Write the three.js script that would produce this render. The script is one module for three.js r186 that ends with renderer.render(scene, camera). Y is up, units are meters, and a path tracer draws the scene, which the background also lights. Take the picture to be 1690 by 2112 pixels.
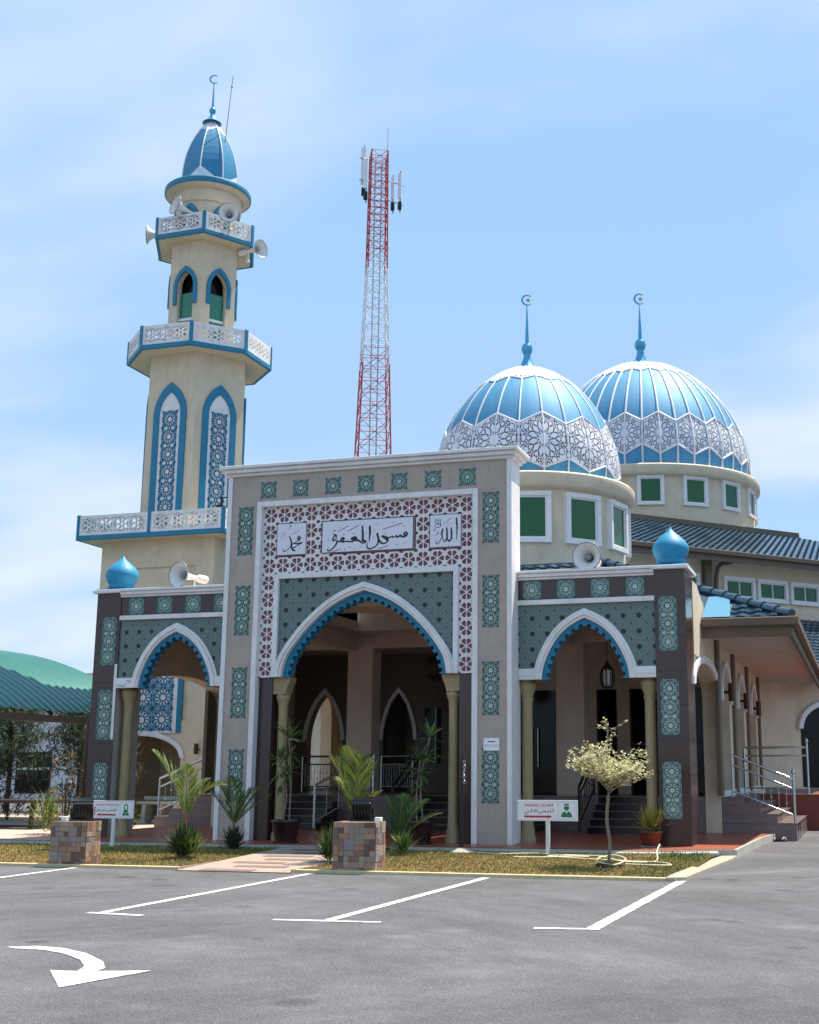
import * as THREE from 'three';
import { mergeGeometries } from 'three/addons/utils/BufferGeometryUtils.js';
import { RoundedBoxGeometry } from 'three/addons/geometries/RoundedBoxGeometry.js';
import { ImprovedNoise } from 'three/addons/math/ImprovedNoise.js';

// ---------------------------------------------------------------- camera, sky, sun, exposure
const scene = new THREE.Scene();
const W = 1690, H = 2112, FPX = 2576, PX = 1030, PY = 1056;           // lens in photograph pixels (principal point right of the middle: the photograph is cropped)
const camera = new THREE.PerspectiveCamera(2 * Math.atan(H / 2 / FPX) * 180 / Math.PI, W / H, 0.1, 2000);
const CAM = new THREE.Vector3(8.805, 1.4, 21.588), PITCH = Math.atan(535 / FPX), YAW = 15.931 * Math.PI / 180;
camera.position.copy(CAM); camera.rotation.order = 'YXZ'; camera.rotation.set(PITCH, YAW, 0);
camera.setViewOffset(2 * PX, H, 0, 0, W, H);
camera.aspect = 2 * PX / H;
camera.updateProjectionMatrix(); camera.updateMatrixWorld();
const renderer = new THREE.WebGLRenderer({ antialias: true });
renderer.setSize(819, 1024);
renderer.toneMapping = THREE.LinearToneMapping;
renderer.toneMappingExposure = 2.0;
renderer.shadowMap.enabled = true;
const SUN = new THREE.Vector3(0.27, 1, -0.333).normalize();
const sun = new THREE.DirectionalLight(0xfff1dc, 4.6);
sun.position.copy(SUN).multiplyScalar(80).add(new THREE.Vector3(0, 0, -10)); sun.target.position.set(0, 0, -10);
sun.castShadow = true; sun.shadow.mapSize.set(2048, 2048); sun.shadow.radius = 1;
Object.assign(sun.shadow.camera, { left: -45, right: 45, top: 45, bottom: -45, near: 1, far: 200 });
scene.add(sun, sun.target);
const perlin = new ImprovedNoise();
const fbm = (x, y, z, o = 4) => { let s = 0, a = 0.5; for (let i = 0; i < o; i++) { s += a * perlin.noise(x, y, z); x *= 2.03; y *= 2.03; z *= 2.03; a *= 0.5; } return s; };
const clamp = (v, a = 0, b = 1) => Math.min(b, Math.max(a, v)), mix = (a, b, t) => a + (b - a) * t, smooth = (a, b, v) => { const t = clamp((v - a) / (b - a)); return t * t * (3 - 2 * t); };
{
  const w = 2048, h = 1024, d = new Float32Array(w * h * 4);
  for (let j = 0; j < h; j++) for (let i = 0; i < w; i++) {
    const el = ((j + 0.5) / h - 0.5) * Math.PI, az = ((i + 0.5) / w - 0.5) * 2 * Math.PI;
    const x = Math.cos(el) * Math.cos(az), y = Math.sin(el), z = Math.cos(el) * Math.sin(az);
    const e = Math.max(y, 0), k = (j * w + i) * 4;
    const t = Math.pow(1 - e, 3.2);
    let c = [mix(0.182, 0.28, t), mix(0.31, 0.395, t), mix(0.495, 0.515, t)];
    const yy = Math.max(y, 0.03) + 0.22, u = x / yy, v = z / yy;                       // clouds on a flat layer
    let n = fbm(u * 0.9 + 7.3, v * 1.7 + 2.1, 3.7, 5) + 0.5 * fbm(u * 0.35 - 4.2, v * 0.5 + 9.1, 8.2, 3);
    const cl = smooth(-0.14, 0.46, n) * 0.92;
    const cc = [0.43, 0.47, 0.52];
    for (let m = 0; m < 3; m++) d[k + m] = mix(c[m], cc[m], cl);
    if (y < 0) { const g = smooth(0, -0.1, y); d[k] = mix(d[k], 0.14, g); d[k + 1] = mix(d[k + 1], 0.14, g); d[k + 2] = mix(d[k + 2], 0.14, g); }
    d[k + 3] = 1;
  }
  const t = new THREE.DataTexture(d, w, h, THREE.RGBAFormat, THREE.FloatType);
  t.mapping = THREE.EquirectangularReflectionMapping; t.magFilter = THREE.LinearFilter; t.minFilter = THREE.LinearFilter; t.needsUpdate = true;
  scene.background = t; scene.environment = t;
}

// ---------------------------------------------------------------- helpers
let seed = 12345;
const rnd = () => { seed = (seed + 0x6d2b79f5) | 0; let t = Math.imul(seed ^ (seed >>> 15), 1 | seed); t = (t + Math.imul(t ^ (t >>> 7), 61 | t)) ^ t; return ((t ^ (t >>> 14)) >>> 0) / 4294967296; };
const rr = (a, b) => a + (b - a) * rnd();
const V = (x, y, z) => new THREE.Vector3(x, y, z);
// a pixel of the photograph gives a direction; the plane it lies on gives the distance
const fw = V(-Math.sin(YAW) * Math.cos(PITCH), Math.sin(PITCH), -Math.cos(YAW) * Math.cos(PITCH)), rt = V(Math.cos(YAW), 0, -Math.sin(YAW)), up = rt.clone().cross(fw);
const dirOf = (x, y) => fw.clone().multiplyScalar(FPX).addScaledVector(rt, x - PX).addScaledVector(up, PY - y);
const onY = (x, y, Y = 0) => { const d = dirOf(x, y); return CAM.clone().addScaledVector(d, (Y - CAM.y) / d.y); };
const onZ = (x, y, Z = 0) => { const d = dirOf(x, y); return CAM.clone().addScaledVector(d, (Z - CAM.z) / d.z); };

const names = new Map();
const numbered = (n) => { const k = names.get(n) || 0; names.set(n, k + 1); return k ? n + '_' + String(k).padStart(3, '0') : n; };
function triUV(g) {                                                     // uv in metres, from the side each face points to
  if (g.index) g = g.toNonIndexed();
  const p = g.attributes.position, uv = new Float32Array(p.count * 2), a = V(0, 0, 0), b = V(0, 0, 0), c = V(0, 0, 0);
  for (let i = 0; i < p.count; i += 3) {
    a.fromBufferAttribute(p, i); b.fromBufferAttribute(p, i + 1).sub(a); c.fromBufferAttribute(p, i + 2).sub(a); b.cross(c);
    const ax = Math.abs(b.x), ay = Math.abs(b.y), az = Math.abs(b.z);
    for (let k = i; k < i + 3; k++) {
      const x = p.getX(k), y = p.getY(k), z = p.getZ(k);
      const [u, v] = ay >= ax && ay >= az ? [x, z] : ax >= az ? [z, y] : [x, y];
      uv[k * 2] = u; uv[k * 2 + 1] = v;
    }
  }
  g.setAttribute('uv', new THREE.BufferAttribute(uv, 2)); return g;
}
function join(list, keepUV) {
  const gs = list.flat(9).filter(Boolean).map((g) => {
    let q = keepUV ? (g.index ? g.toNonIndexed() : g.clone()) : triUV(g);
    if (!q.attributes.normal) q.computeVertexNormals();
    for (const k of Object.keys(q.attributes)) if (!['position', 'normal', 'uv', 'color'].includes(k)) q.deleteAttribute(k);
    return q;
  });
  const anyC = gs.some((g) => g.attributes.color);
  if (anyC) for (const g of gs) if (!g.attributes.color) g.setAttribute('color', new THREE.BufferAttribute(new Float32Array(g.attributes.position.count * 3).fill(1), 3));
  return gs.length === 1 ? gs[0] : mergeGeometries(gs, false);
}
function mesh(name, list, mat, parent, keepUV) {                        // ONE named mesh; no parent: top level
  const g = Array.isArray(list) ? join(list, keepUV) : list;
  const m = new THREE.Mesh(g, mat); m.castShadow = m.receiveShadow = true;
  if (parent) { m.name = name; parent.add(m); } else { m.name = numbered(name); scene.add(m); }
  return m;
}
function place(name, geo, mat, parent, x = 0, y = 0, z = 0, ry = 0, rx = 0, rz = 0) {   // shares its geometry
  const m = new THREE.Mesh(geo, mat); m.castShadow = m.receiveShadow = true; m.name = name; m.position.set(x, y, z); m.rotation.set(rx, ry, rz); parent.add(m); return m;
}
function thing(name, label, category, pos = [0, 0, 0], turn = 0, group) {
  const o = new THREE.Group(); o.name = numbered(name); scene.add(o); o.position.set(...pos); o.rotation.y = turn; o.userData = { label, category };
  if (group) o.userData.group = group; return o;
}
const tag = (o, label, category, group) => { o.userData.label = label; o.userData.category = category; if (group) o.userData.group = group; return o; };
const struct = (o) => { o.userData.kind = 'structure'; return o; };
function copy(o, pos, turn, label, group) { const c = o.clone(); c.name = numbered(o.name); scene.add(c); c.position.set(...pos); if (turn !== undefined) c.rotation.y = turn; c.userData = { ...o.userData }; if (label) c.userData.label = label; if (group) c.userData.group = group; return c; }
const box = (x0, x1, y0, y1, z0, z1) => new THREE.BoxGeometry(Math.abs(x1 - x0), Math.abs(y1 - y0), Math.abs(z1 - z0)).translate((x0 + x1) / 2, (y0 + y1) / 2, (z0 + z1) / 2);
const rbox = (x0, x1, y0, y1, z0, z1, r = 0.01) => new RoundedBoxGeometry(Math.abs(x1 - x0), Math.abs(y1 - y0), Math.abs(z1 - z0), 1, r).translate((x0 + x1) / 2, (y0 + y1) / 2, (z0 + z1) / 2);
const cyl = (r0, r1, h, x, y, z, n = 16) => new THREE.CylinderGeometry(r1, r0, h, n).translate(x, y + h / 2, z);     // r0 below, r1 above
function bar(a, b, r, n = 6, r2 = r) { const d = b.clone().sub(a), L = d.length(), g = new THREE.CylinderGeometry(r2, r, L, n); g.translate(0, L / 2, 0); g.applyQuaternion(new THREE.Quaternion().setFromUnitVectors(V(0, 1, 0), d.normalize())); return g.translate(a.x, a.y, a.z); }
const tube = (pts, r, seg = 24, n = 6) => new THREE.TubeGeometry(new THREE.CatmullRomCurve3(pts), seg, r, n, false);
const lathe = (pts, n = 32) => new THREE.LatheGeometry(pts.map((p) => new THREE.Vector2(p[0], p[1])), n);
const shapeOf = (pts, holes = []) => { const s = new THREE.Shape(pts.map((p) => new THREE.Vector2(p[0], p[1]))); for (const h of holes) s.holes.push(new THREE.Path(h.map((p) => new THREE.Vector2(p[0], p[1])))); return s; };
const ext = (shape, z0, z1, bevel = 0) => { const g = new THREE.ExtrudeGeometry(shape, { depth: z1 - z0 - 2 * bevel, bevelEnabled: bevel > 0, bevelSize: bevel, bevelThickness: bevel, bevelSegments: 1, bevelOffset: -bevel, curveSegments: 10, steps: 1 }); return g.translate(0, 0, z0 + bevel); };
const rectP = (x0, x1, y0, y1) => [[x0, y0], [x1, y0], [x1, y1], [x0, y1]];
// half outline of the pointed arches, measured on the portal: 1 = half width / rise
const ARCH = [[1, 0], [0.985, 0.11], [0.944, 0.234], [0.767, 0.486], [0.606, 0.657], [0.41, 0.817], [0.21, 0.926], [0, 1]];
const ARCH2 = [[1, 0], [0.99, 0.1], [0.94, 0.25], [0.79, 0.5], [0.55, 0.745], [0.27, 0.905], [0, 1]];
const OGIVE = [[1, 0], [0.93, 0.25], [0.74, 0.53], [0.45, 0.78], [0, 1]];
function archPts(cx, a, y0, h, prof = ARCH, n = 14) {                   // from the right springing over the apex to the left one
  const c = new THREE.CatmullRomCurve3(prof.map((p) => V(p[0], p[1], 0)), false, 'centripetal'), half = c.getPoints(n).map((p) => [p.x, p.y]);
  return [...half.map(([x, y]) => [cx + x * a, y0 + y * h]), ...half.slice(0, -1).reverse().map(([x, y]) => [cx - x * a, y0 + y * h])];
}
const ringShape = (outer, inner) => shapeOf([...outer, ...inner.slice().reverse()]);

// ---------------------------------------------------------------- textures and materials
const canvasTex = (w, h, draw, srgb = true) => { const c = document.createElement('canvas'); c.width = w; c.height = h; const x = c.getContext('2d'); draw(x, w, h); const t = new THREE.CanvasTexture(c); if (srgb) t.colorSpace = THREE.SRGBColorSpace; t.wrapS = t.wrapT = THREE.RepeatWrapping; t.magFilter = THREE.LinearFilter; t.anisotropy = 8; return t; };
function dataTex(n, fn, srgb = true) {                                  // fn(u, v) -> [r, g, b] 0..1
  const d = new Uint8Array(n * n * 4);
  for (let j = 0; j < n; j++) for (let i = 0; i < n; i++) { const c = fn(i / n, j / n, i, j), k = (j * n + i) * 4; d[k] = clamp(c[0]) * 255; d[k + 1] = clamp(c[1]) * 255; d[k + 2] = clamp(c[2]) * 255; d[k + 3] = 255; }
  const t = new THREE.DataTexture(d, n, n); if (srgb) t.colorSpace = THREE.SRGBColorSpace; t.wrapS = t.wrapT = THREE.RepeatWrapping; t.magFilter = THREE.LinearFilter; t.minFilter = THREE.LinearMipmapLinearFilter; t.generateMipmaps = true; t.needsUpdate = true; return t;
}
const per = (u, v, f, o = 4, s = 0) => { let r = 0, a = 0.5; for (let i = 0; i < o; i++) { const A = u * 2 * Math.PI, B = v * 2 * Math.PI, R = f / 6.2832; r += a * perlin.noise(Math.cos(A) * R + 11 + s, Math.sin(A) * R + Math.cos(B) * R + 5.2, Math.sin(B) * R + 3.1 + s); f *= 2; a *= 0.5; } return r; };   // tiles
const rep = (t, s) => { const c = t.clone(); c.repeat.set(1 / s, 1 / s); c.needsUpdate = true; return c; };
const plaster = dataTex(512, (u, v, i, j) => { const n = per(u, v, 7, 4) * 0.09 + per(u, v, 60, 2, 4) * 0.05 + (rnd() - 0.5) * 0.045, streak = Math.max(0, per(u, v * 0.2, 20, 2, 9)) * 0.1, k = 0.95 + n - streak; return [k, k * 0.998, k * 0.99]; });
const grain = dataTex(256, () => { const k = rnd(); return [k, k, k]; }, false);
const std = (color, o = {}) => new THREE.MeshStandardMaterial({ color, roughness: 0.8, ...o });
const phys = (color, o = {}) => new THREE.MeshPhysicalMaterial({ color, roughness: 0.4, ...o });
const painted = (color, s = 3, o = {}) => std(color, { map: rep(plaster, s), bumpMap: rep(grain, 0.35), bumpScale: 0.0015, roughness: 0.85, side: THREE.DoubleSide, ...o });
const MT = {
  grey: painted(0xb3aaa2, 3.1), white: painted(0xe9eaee, 2.3, { roughness: 0.6 }), cream: painted(0xd8ccb6, 3.7), brownWall: painted(0x5e5048, 2.2, { roughness: 0.4 }), render: painted(0xc3b7a9, 3.7),
  blue: painted(0x0d7ca4, 2.1, { roughness: 0.45 }), onion: phys(0x178cba, { roughness: 0.55, map: rep(plaster, 1.7) }), brown: painted(0x6b5f4f, 2.6, { roughness: 0.7 }), fascia: painted(0x6a5b4c, 2.9, { roughness: 0.55 }),
  soffit: painted(0xc6b8ac, 4.1), pillarTile: phys(0x423130, { roughness: 0.17, map: rep(plaster, 0.9) }), blackTile: phys(0x191718, { roughness: 0.2, map: rep(plaster, 0.8) }),
  stepTile: phys(0x77696a, { roughness: 0.3, map: rep(plaster, 0.8) }), maroon: painted(0x8f5f6b, 1.1), maroonWall: painted(0x7c3a2c, 1.3, { roughness: 0.5 }), rose: std(0x2c6a69, { roughness: 0.5 }), rosePale: painted(0xb6c9c3, 0.9, { roughness: 0.4 }),
  column: painted(0xa0926f, 1.4, { roughness: 0.55 }), dome: phys(0x4f98c4, { roughness: 0.62, metalness: 0.2, map: rep(plaster, 2.5) }), domeWhite: phys(0xe6e9f0, { roughness: 0.4, map: rep(plaster, 2) }),
  finial: phys(0x4d9cc2, { roughness: 0.3, metalness: 0.5 }), gold: phys(0xb58a4a, { roughness: 0.4, metalness: 0.6 }), steel: phys(0xb9bcc0, { roughness: 0.22, metalness: 0.95 }), galv: phys(0xa9b0b8, { roughness: 0.45, metalness: 0.6 }),
  roofTile: phys(0x1f3f55, { roughness: 0.25, clearcoat: 0.6, clearcoatRoughness: 0.12, map: rep(plaster, 1.2) }), roofTile2: phys(0x26485c, { roughness: 0.28, clearcoat: 0.6, clearcoatRoughness: 0.12, map: rep(plaster, 1.2) }), flashing: phys(0x4a9cc4, { roughness: 0.35, map: rep(plaster, 2) }),
  canopy: phys(0x33786c, { roughness: 0.32, metalness: 0.2, clearcoat: 0.5, clearcoatRoughness: 0.15, map: rep(plaster, 2.8), side: THREE.DoubleSide }), green: phys(0x0d5a2c, { roughness: 0.12, map: rep(plaster, 1.5) }), glassDark: phys(0x050607, { roughness: 0.1, specularIntensity: 0.35 }), glassTeal: phys(0x237a68, { roughness: 0.08 }),
  frame: std(0xdfe3e6, { roughness: 0.4 }), black: std(0x101011, { roughness: 0.5 }), blackPaint: phys(0x0d0d0e, { roughness: 0.25 }), darkMetal: phys(0x2a2a2d, { roughness: 0.35, metalness: 0.6 }), copper: phys(0x4d3122, { roughness: 0.35, metalness: 0.5 }),
  red: phys(0xa8292c, { roughness: 0.45 }), mastRed: phys(0xb03a3a, { roughness: 0.5 }), mastWhite: phys(0xdde3ea, { roughness: 0.5 }), horn: phys(0xdedfdd, { roughness: 0.35, side: THREE.DoubleSide }), hornGrey: phys(0x8f9396, { roughness: 0.4 }),
  wood: painted(0x33241b, 1.1, { roughness: 0.6 }), pot: phys(0x5b2a1c, { roughness: 0.3, map: rep(plaster, 0.6) }), potDark: phys(0x2a1512, { roughness: 0.28, map: rep(plaster, 0.6) }), soil: std(0x2e2218, { roughness: 1 }), concrete: painted(0xb4b2aa, 1.7, { roughness: 0.95 }), pvc: phys(0xd8cfae, { roughness: 0.45 }), rubber: std(0x151515, { roughness: 0.8 }),
};
const leafM = (c, o = {}) => new THREE.MeshPhysicalMaterial({ color: 0xffffff, vertexColors: true, roughness: 0.5, side: THREE.DoubleSide, transmission: 0.25, thickness: 0, ...o });
const LEAF = leafM(), bark = painted(0x8a7f70, 0.5, { roughness: 0.95 }), barkDark = painted(0x4a4038, 0.5, { roughness: 0.95 });
LEAF.roughness = 0.92;
// ---------------------------------------------------------------- ground
{
  const spot = []; for (let k = 0; k < 90; k++) spot.push([rnd(), rnd(), rr(0.003, 0.018), rr(-0.2, 0.1)]);
  const asp = dataTex(2048, (u, v) => {
    const g = rnd(), f = (g > 0.965 ? 0.26 : g < 0.09 ? -0.14 : (g - 0.5) * 0.16), c = per(u, v, 9, 4) * 0.13 + per(u, v, 42, 3, 7) * 0.08;
    let k = 0.48 + f + c; for (const [sx, sy, sr, sd] of spot) { const dx = Math.abs(u - sx), dy = Math.abs(v - sy); if (dx < sr && dy < sr) { const q = Math.hypot(dx, dy) / sr; if (q < 1) k += sd * (1 - q * q) * (0.6 + rnd() * 0.4); } } return [k, k * 1.003, k * 1.03];
  });
  const aspB = dataTex(1024, () => { const g = rnd(); return [g, g, g]; }, false);
  const m = std(0xbabdc1, { map: rep(asp, 13), bumpMap: rep(aspB, 4), bumpScale: 0.006, roughness: 0.93, vertexColors: true });
  const g = new THREE.PlaneGeometry(900, 900, 1, 1).rotateX(-Math.PI / 2);
  // near part finer so that wide, faint patches (old repairs, dust) can vary without repeating
  const near = new THREE.PlaneGeometry(60, 40, 120, 80).rotateX(-Math.PI / 2).translate(0, 0, 8);
  const hole = shapeOf(rectP(-450, 450, -450, 450), [rectP(-30, 30, -28, 12)]);               // in x, -z
  const far = new THREE.ShapeGeometry(hole).rotateX(-Math.PI / 2);
  const paint = (q) => { const p = q.attributes.position, c = new Float32Array(p.count * 3); for (let i = 0; i < p.count; i++) { const x = p.getX(i), z = p.getZ(i), n = 0.93 + 0.3 * fbm(x * 0.16 + 3, z * 0.35, 1.7, 4) + 0.1 * fbm(x * 0.9, z * 1.6, 4.4, 3); c[i * 3] = n; c[i * 3 + 1] = n; c[i * 3 + 2] = n * 1.01; } q.setAttribute('color', new THREE.BufferAttribute(c, 3)); return q; };
  struct(mesh('asphalt_ground', [paint(near), paint(far)], m));
}
const paintWear = dataTex(512, (u, v) => { const n = per(u, v, 14, 4) + (rnd() - 0.5) * 0.5, w = n > 0.26 ? 0.6 : n > 0.17 ? 0.76 : 0.93 + per(u, v, 5, 3, 3) * 0.12; return [w, w, w * 0.995]; });
const paintM = std(0xe4e6ea, { map: rep(paintWear, 1.1), bumpMap: rep(grain, 0.2), bumpScale: 0.002, roughness: 0.75 });
const flat = (pts, y) => new THREE.ShapeGeometry(shapeOf(pts.map(([x, z]) => [x, -z]))).rotateX(-Math.PI / 2).translate(0, y, 0);
const strip = (a, b, w) => { const dx = b[0] - a[0], dz = b[1] - a[1], L = Math.hypot(dx, dz), nx = -dz / L * w / 2, nz = dx / L * w / 2; return [[a[0] + nx, a[1] + nz], [b[0] + nx, b[1] + nz], [b[0] - nx, b[1] - nz], [a[0] - nx, a[1] - nz]]; };
const ragged = (a, b, w) => { const n = Math.ceil(Math.hypot(b[0] - a[0], b[1] - a[1]) / 0.09), L = [], R = [], dx = b[0] - a[0], dz = b[1] - a[1], l = Math.hypot(dx, dz); for (let i = 0; i <= n; i++) { const t = i / n, e = () => w / 2 + rr(-0.005, 0.005); let k = e(); L.push([a[0] + dx * t - dz / l * k, a[1] + dz * t + dx / l * k]); k = e(); R.push([a[0] + dx * t + dz / l * k, a[1] + dz * t - dx / l * k]); } return [...L, ...R.reverse()]; };
const mark = (name, list, label) => { const m = mesh(name, list.map((p) => flat(p, 0.005)), paintM); m.userData = { kind: 'structure', label }; return m; };
mark('parking_line', [ragged([1.3, 4.93], [1.33, 10.0], 0.11), ragged([1.2, 10.06], [1.86, 10.13], 0.1)], 'white parking bay line with a short foot');
mark('parking_line', [ragged([3.86, 4.9], [3.8, 9.98], 0.115), ragged([3.26, 10.1], [4.34, 10.02], 0.1)], 'white parking bay line ending in a T');
mark('parking_line', [ragged([6.45, 4.66], [6.37, 9.92], 0.13), ragged([5.84, 10.05], [6.44, 9.98], 0.1)], 'white parking bay line beside the concrete kerb');
mark('parking_line', [ragged([-2.5, 4.86], [-2.3, 10.0], 0.11)], 'white parking bay line beyond the stone pedestal');
mark('road_arrow', [[[2.03, 12.44], [2.23, 12.33], [2.52, 12.37], [2.87, 12.58], [3.24, 12.92], [3.44, 13.2], [3.46, 13.34], [3.83, 13.21], [3.62, 14.01], [3.11, 13.39], [3.33, 13.38], [3.24, 13.16], [3.03, 12.9], [2.72, 12.65], [2.43, 12.51], [2.15, 12.5]]], 'white painted arrow bending on the asphalt');

// platform (red tiled terrace) in front of and under the portico
{
  const tile = dataTex(512, (u, v) => { const a = (u * 4) % 1, b = (v * 4) % 1, j = Math.min(a, 1 - a, b, 1 - b) < 0.02, k = 0.92 + per(u, v, 20, 3) * 0.14 + 0.06 * perlin.noise(Math.floor(u * 4) * 7.7, Math.floor(v * 4) * 5.3, 0.5) + (rnd() - 0.5) * 0.04; return j ? [0.42, 0.36, 0.33] : [0.68 * k, 0.36 * k, 0.27 * k]; });
  const tm = phys(0xffffff, { map: rep(tile, 1.6), roughness: 0.34 });
  const out = [[-6.9, 0.98], [2.2, 0.9], [5.2, 0.82], [5.9, 0.62], [6.5, 0.26], [6.74, 0.18], [6.84, -4.0], [7.0, -5.5], [-6.9, -5.6]];
  const o = mesh('terrace', [ext(shapeOf(out.map(([x, z]) => [x, -z])), 0, 0.142).rotateX(-Math.PI / 2)], MT.concrete); struct(o);
  const inset = [[-6.87, 0.93], [2.2, 0.85], [5.18, 0.77], [5.87, 0.57], [6.46, 0.21], [6.69, 0.14], [6.79, -4.0], [6.95, -5.47], [-6.87, -5.55]];
  mesh('terrace_tiles', [flat(inset, 0.15)], tm, o);
  mesh('terrace_edge', [tube([[-6.9, 1.0], [-3, 1.0], [0, 0.95], [3, 0.9], [5.2, 0.86], [5.9, 0.68], [6.45, 0.34]].map(([x, z]) => V(x, 0.075, z)), 0.05, 40, 6)], MT.concrete, o);
}
// grass, kerb, path
const grassTop = (x, z) => 0.03 + 0.05 * smooth(4.7, 1.2, z) + 0.012 * perlin.noise(x * 2.1, z * 2.3, 0.3);
const inPath = (x, z) => x > -0.78 && x < 1.0;
const inGrass = (x, z) => z < 4.68 && z > (x > 5 ? mix(0.85, 0.42, clamp((x - 5.2) / 1.4)) : 0.97) && x > -14 && x < mix(6.3, 6.42, clamp((4.4 - z) / 4)) && !inPath(x, z);
const dryness = (x, z) => clamp(0.64 + 1.1 * fbm(x * 0.5 + 2, z * 0.8, 5.5, 3) + 0.16 * (z - 2.4) + (x > 5.6 ? -0.5 : 0) + (x < -0.8 ? -0.2 : 0));
{
  const soil = dataTex(512, (u, v) => { const n = per(u, v, 30, 4), g = rnd() * 0.2; return [0.47 + n * 0.3 + g * 0.5, 0.39 + n * 0.28 + g * 0.45, 0.22 + n * 0.2 + g * 0.2]; });
  const m = std(0xd8cba8, { map: rep(soil, 1.7), bumpMap: rep(grain, 0.3), bumpScale: 0.012, roughness: 1, vertexColors: true });
  const beds = [];
  for (const [x0, x1] of [[-14, -0.78], [1.0, 6.45]]) {
    const nx = Math.round((x1 - x0) / 0.16), nz = 26, g = new THREE.PlaneGeometry(x1 - x0, 3.9, nx, nz).rotateX(-Math.PI / 2).translate((x0 + x1) / 2, 0, 2.78), p = g.attributes.position, c = new Float32Array(p.count * 3);
    for (let i = 0; i < p.count; i++) { const x = p.getX(i), z = p.getZ(i); p.setY(i, grassTop(x, z)); const d = dryness(x, z); c[i * 3] = mix(0.5, 1, d); c[i * 3 + 1] = mix(0.62, 0.9, d); c[i * 3 + 2] = mix(0.42, 0.75, d); }
    g.setAttribute('color', new THREE.BufferAttribute(c, 3)); g.computeVertexNormals(); beds.push(g);
  }
  const bed = struct(mesh('lawn_ground', beds, m));
  const blade = new THREE.BufferGeometry(); blade.setAttribute('position', new THREE.Float32BufferAttribute([-0.004, 0, 0, 0.004, 0, 0, 0.002, 0.6, 0.12, -0.004, 0, 0, 0.002, 0.6, 0.12, -0.001, 1, 0.42], 3)); blade.computeVertexNormals();
  const n = 62000, im = new THREE.InstancedMesh(blade, new THREE.MeshStandardMaterial({ color: 0xffffff, roughness: 0.9, side: THREE.DoubleSide }), n), q = new THREE.Object3D(), c = new THREE.Color(); let k = 0;
  while (k < n) {
    const x = rr(-9, 6.45), z = rr(0.7, 4.72); if (!inGrass(x, z)) continue; const d = dryness(x, z); if (rnd() < 0.25 * d) continue;
    q.position.set(x, grassTop(x, z) - 0.002, z); q.rotation.set(rr(-0.5, 0.9), rr(0, 6.28), 0, 'YXZ'); const s = rr(0.018, 0.05) * mix(1.15, 0.75, d) * (z < 1.3 ? 1.35 : 1); q.scale.set(rr(0.8, 1.7), s, s); q.updateMatrix(); im.setMatrixAt(k, q.matrix);
    const dd = clamp(d + rr(-0.35, 0.35)), b = rr(0.7, 1.15); c.setRGB(mix(0.14, 0.46, dd) * b, mix(0.18, 0.34, dd) * b, mix(0.035, 0.13, dd) * b); im.setColorAt(k, c); k++;
  }
  im.name = 'grass'; im.userData = { kind: 'stuff', label: 'short dry lawn grass in front of the portico', category: 'grass' }; im.castShadow = im.receiveShadow = true; scene.add(im);
  const kerbM = painted(0xcfc49c, 0.8, { roughness: 0.95 });
  const kerb = struct(mesh('kerb', [rbox(-14, -0.78, -0.02, 0.045, 4.7, 4.8, 0.012), rbox(1.0, 6.28, -0.02, 0.045, 4.7, 4.8, 0.012)], kerbM));
  struct(mesh('concrete_kerb', [ext(shapeOf([[6.26, -4.82], [6.5, -4.66], [6.6, -2.94], [6.73, -0.97], [6.74, -0.2], [6.5, -0.35], [6.4, -1.5], [6.33, -3], [6.26, -4.2]]), -0.02, 0.055, 0.01).rotateX(-Math.PI / 2)], painted(0xaaa394, 0.7, { roughness: 0.95 })));
  // ramped paved path with darker slabs
  const pm = painted(0xa6968d, 1.2, { roughness: 0.7 }), pd = painted(0x82706a, 0.9, { roughness: 0.7 });
  const ramp = (x0, x1, z0, z1, dy) => { const Y = (z) => 0.012 + 0.136 * clamp((4.95 - z) / 4.0), g = new THREE.BufferGeometry(); g.setAttribute('position', new THREE.Float32BufferAttribute([x0, Y(z0) + dy, z0, x1, Y(z0) + dy, z0, x1, Y(z1) + dy, z1, x0, Y(z0) + dy, z0, x1, Y(z1) + dy, z1, x0, Y(z1) + dy, z1], 3)); g.computeVertexNormals(); return g; };
  const path = struct(mesh('path', [ramp(-0.78, 1.0, 4.95, 0.92, 0), box(-0.8, -0.78, 0, 0.05, 0.95, 4.9), box(1.0, 1.02, 0, 0.05, 0.95, 4.9)], pm));
  for (let k = 0; k < 8; k++) { const z = 4.92 - k * 0.5, s = k % 2 ? 0.16 : -0.12; mesh('dark_slab', [ramp(-0.32 + s, 0.5 + s, z, z - 0.23, 0.005)], pd, path); }
}
// paved apron left of the portico
struct(mesh('paved_apron', [box(-26, -6.95, 0, 0.05, -13.5, 0.2)], painted(0xb7a79b, 2.2, { roughness: 0.8 })));
struct(mesh('apron_edge', [rbox(-26, -6.95, 0, 0.13, 0.22, 0.4, 0.02)], MT.concrete));
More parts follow.
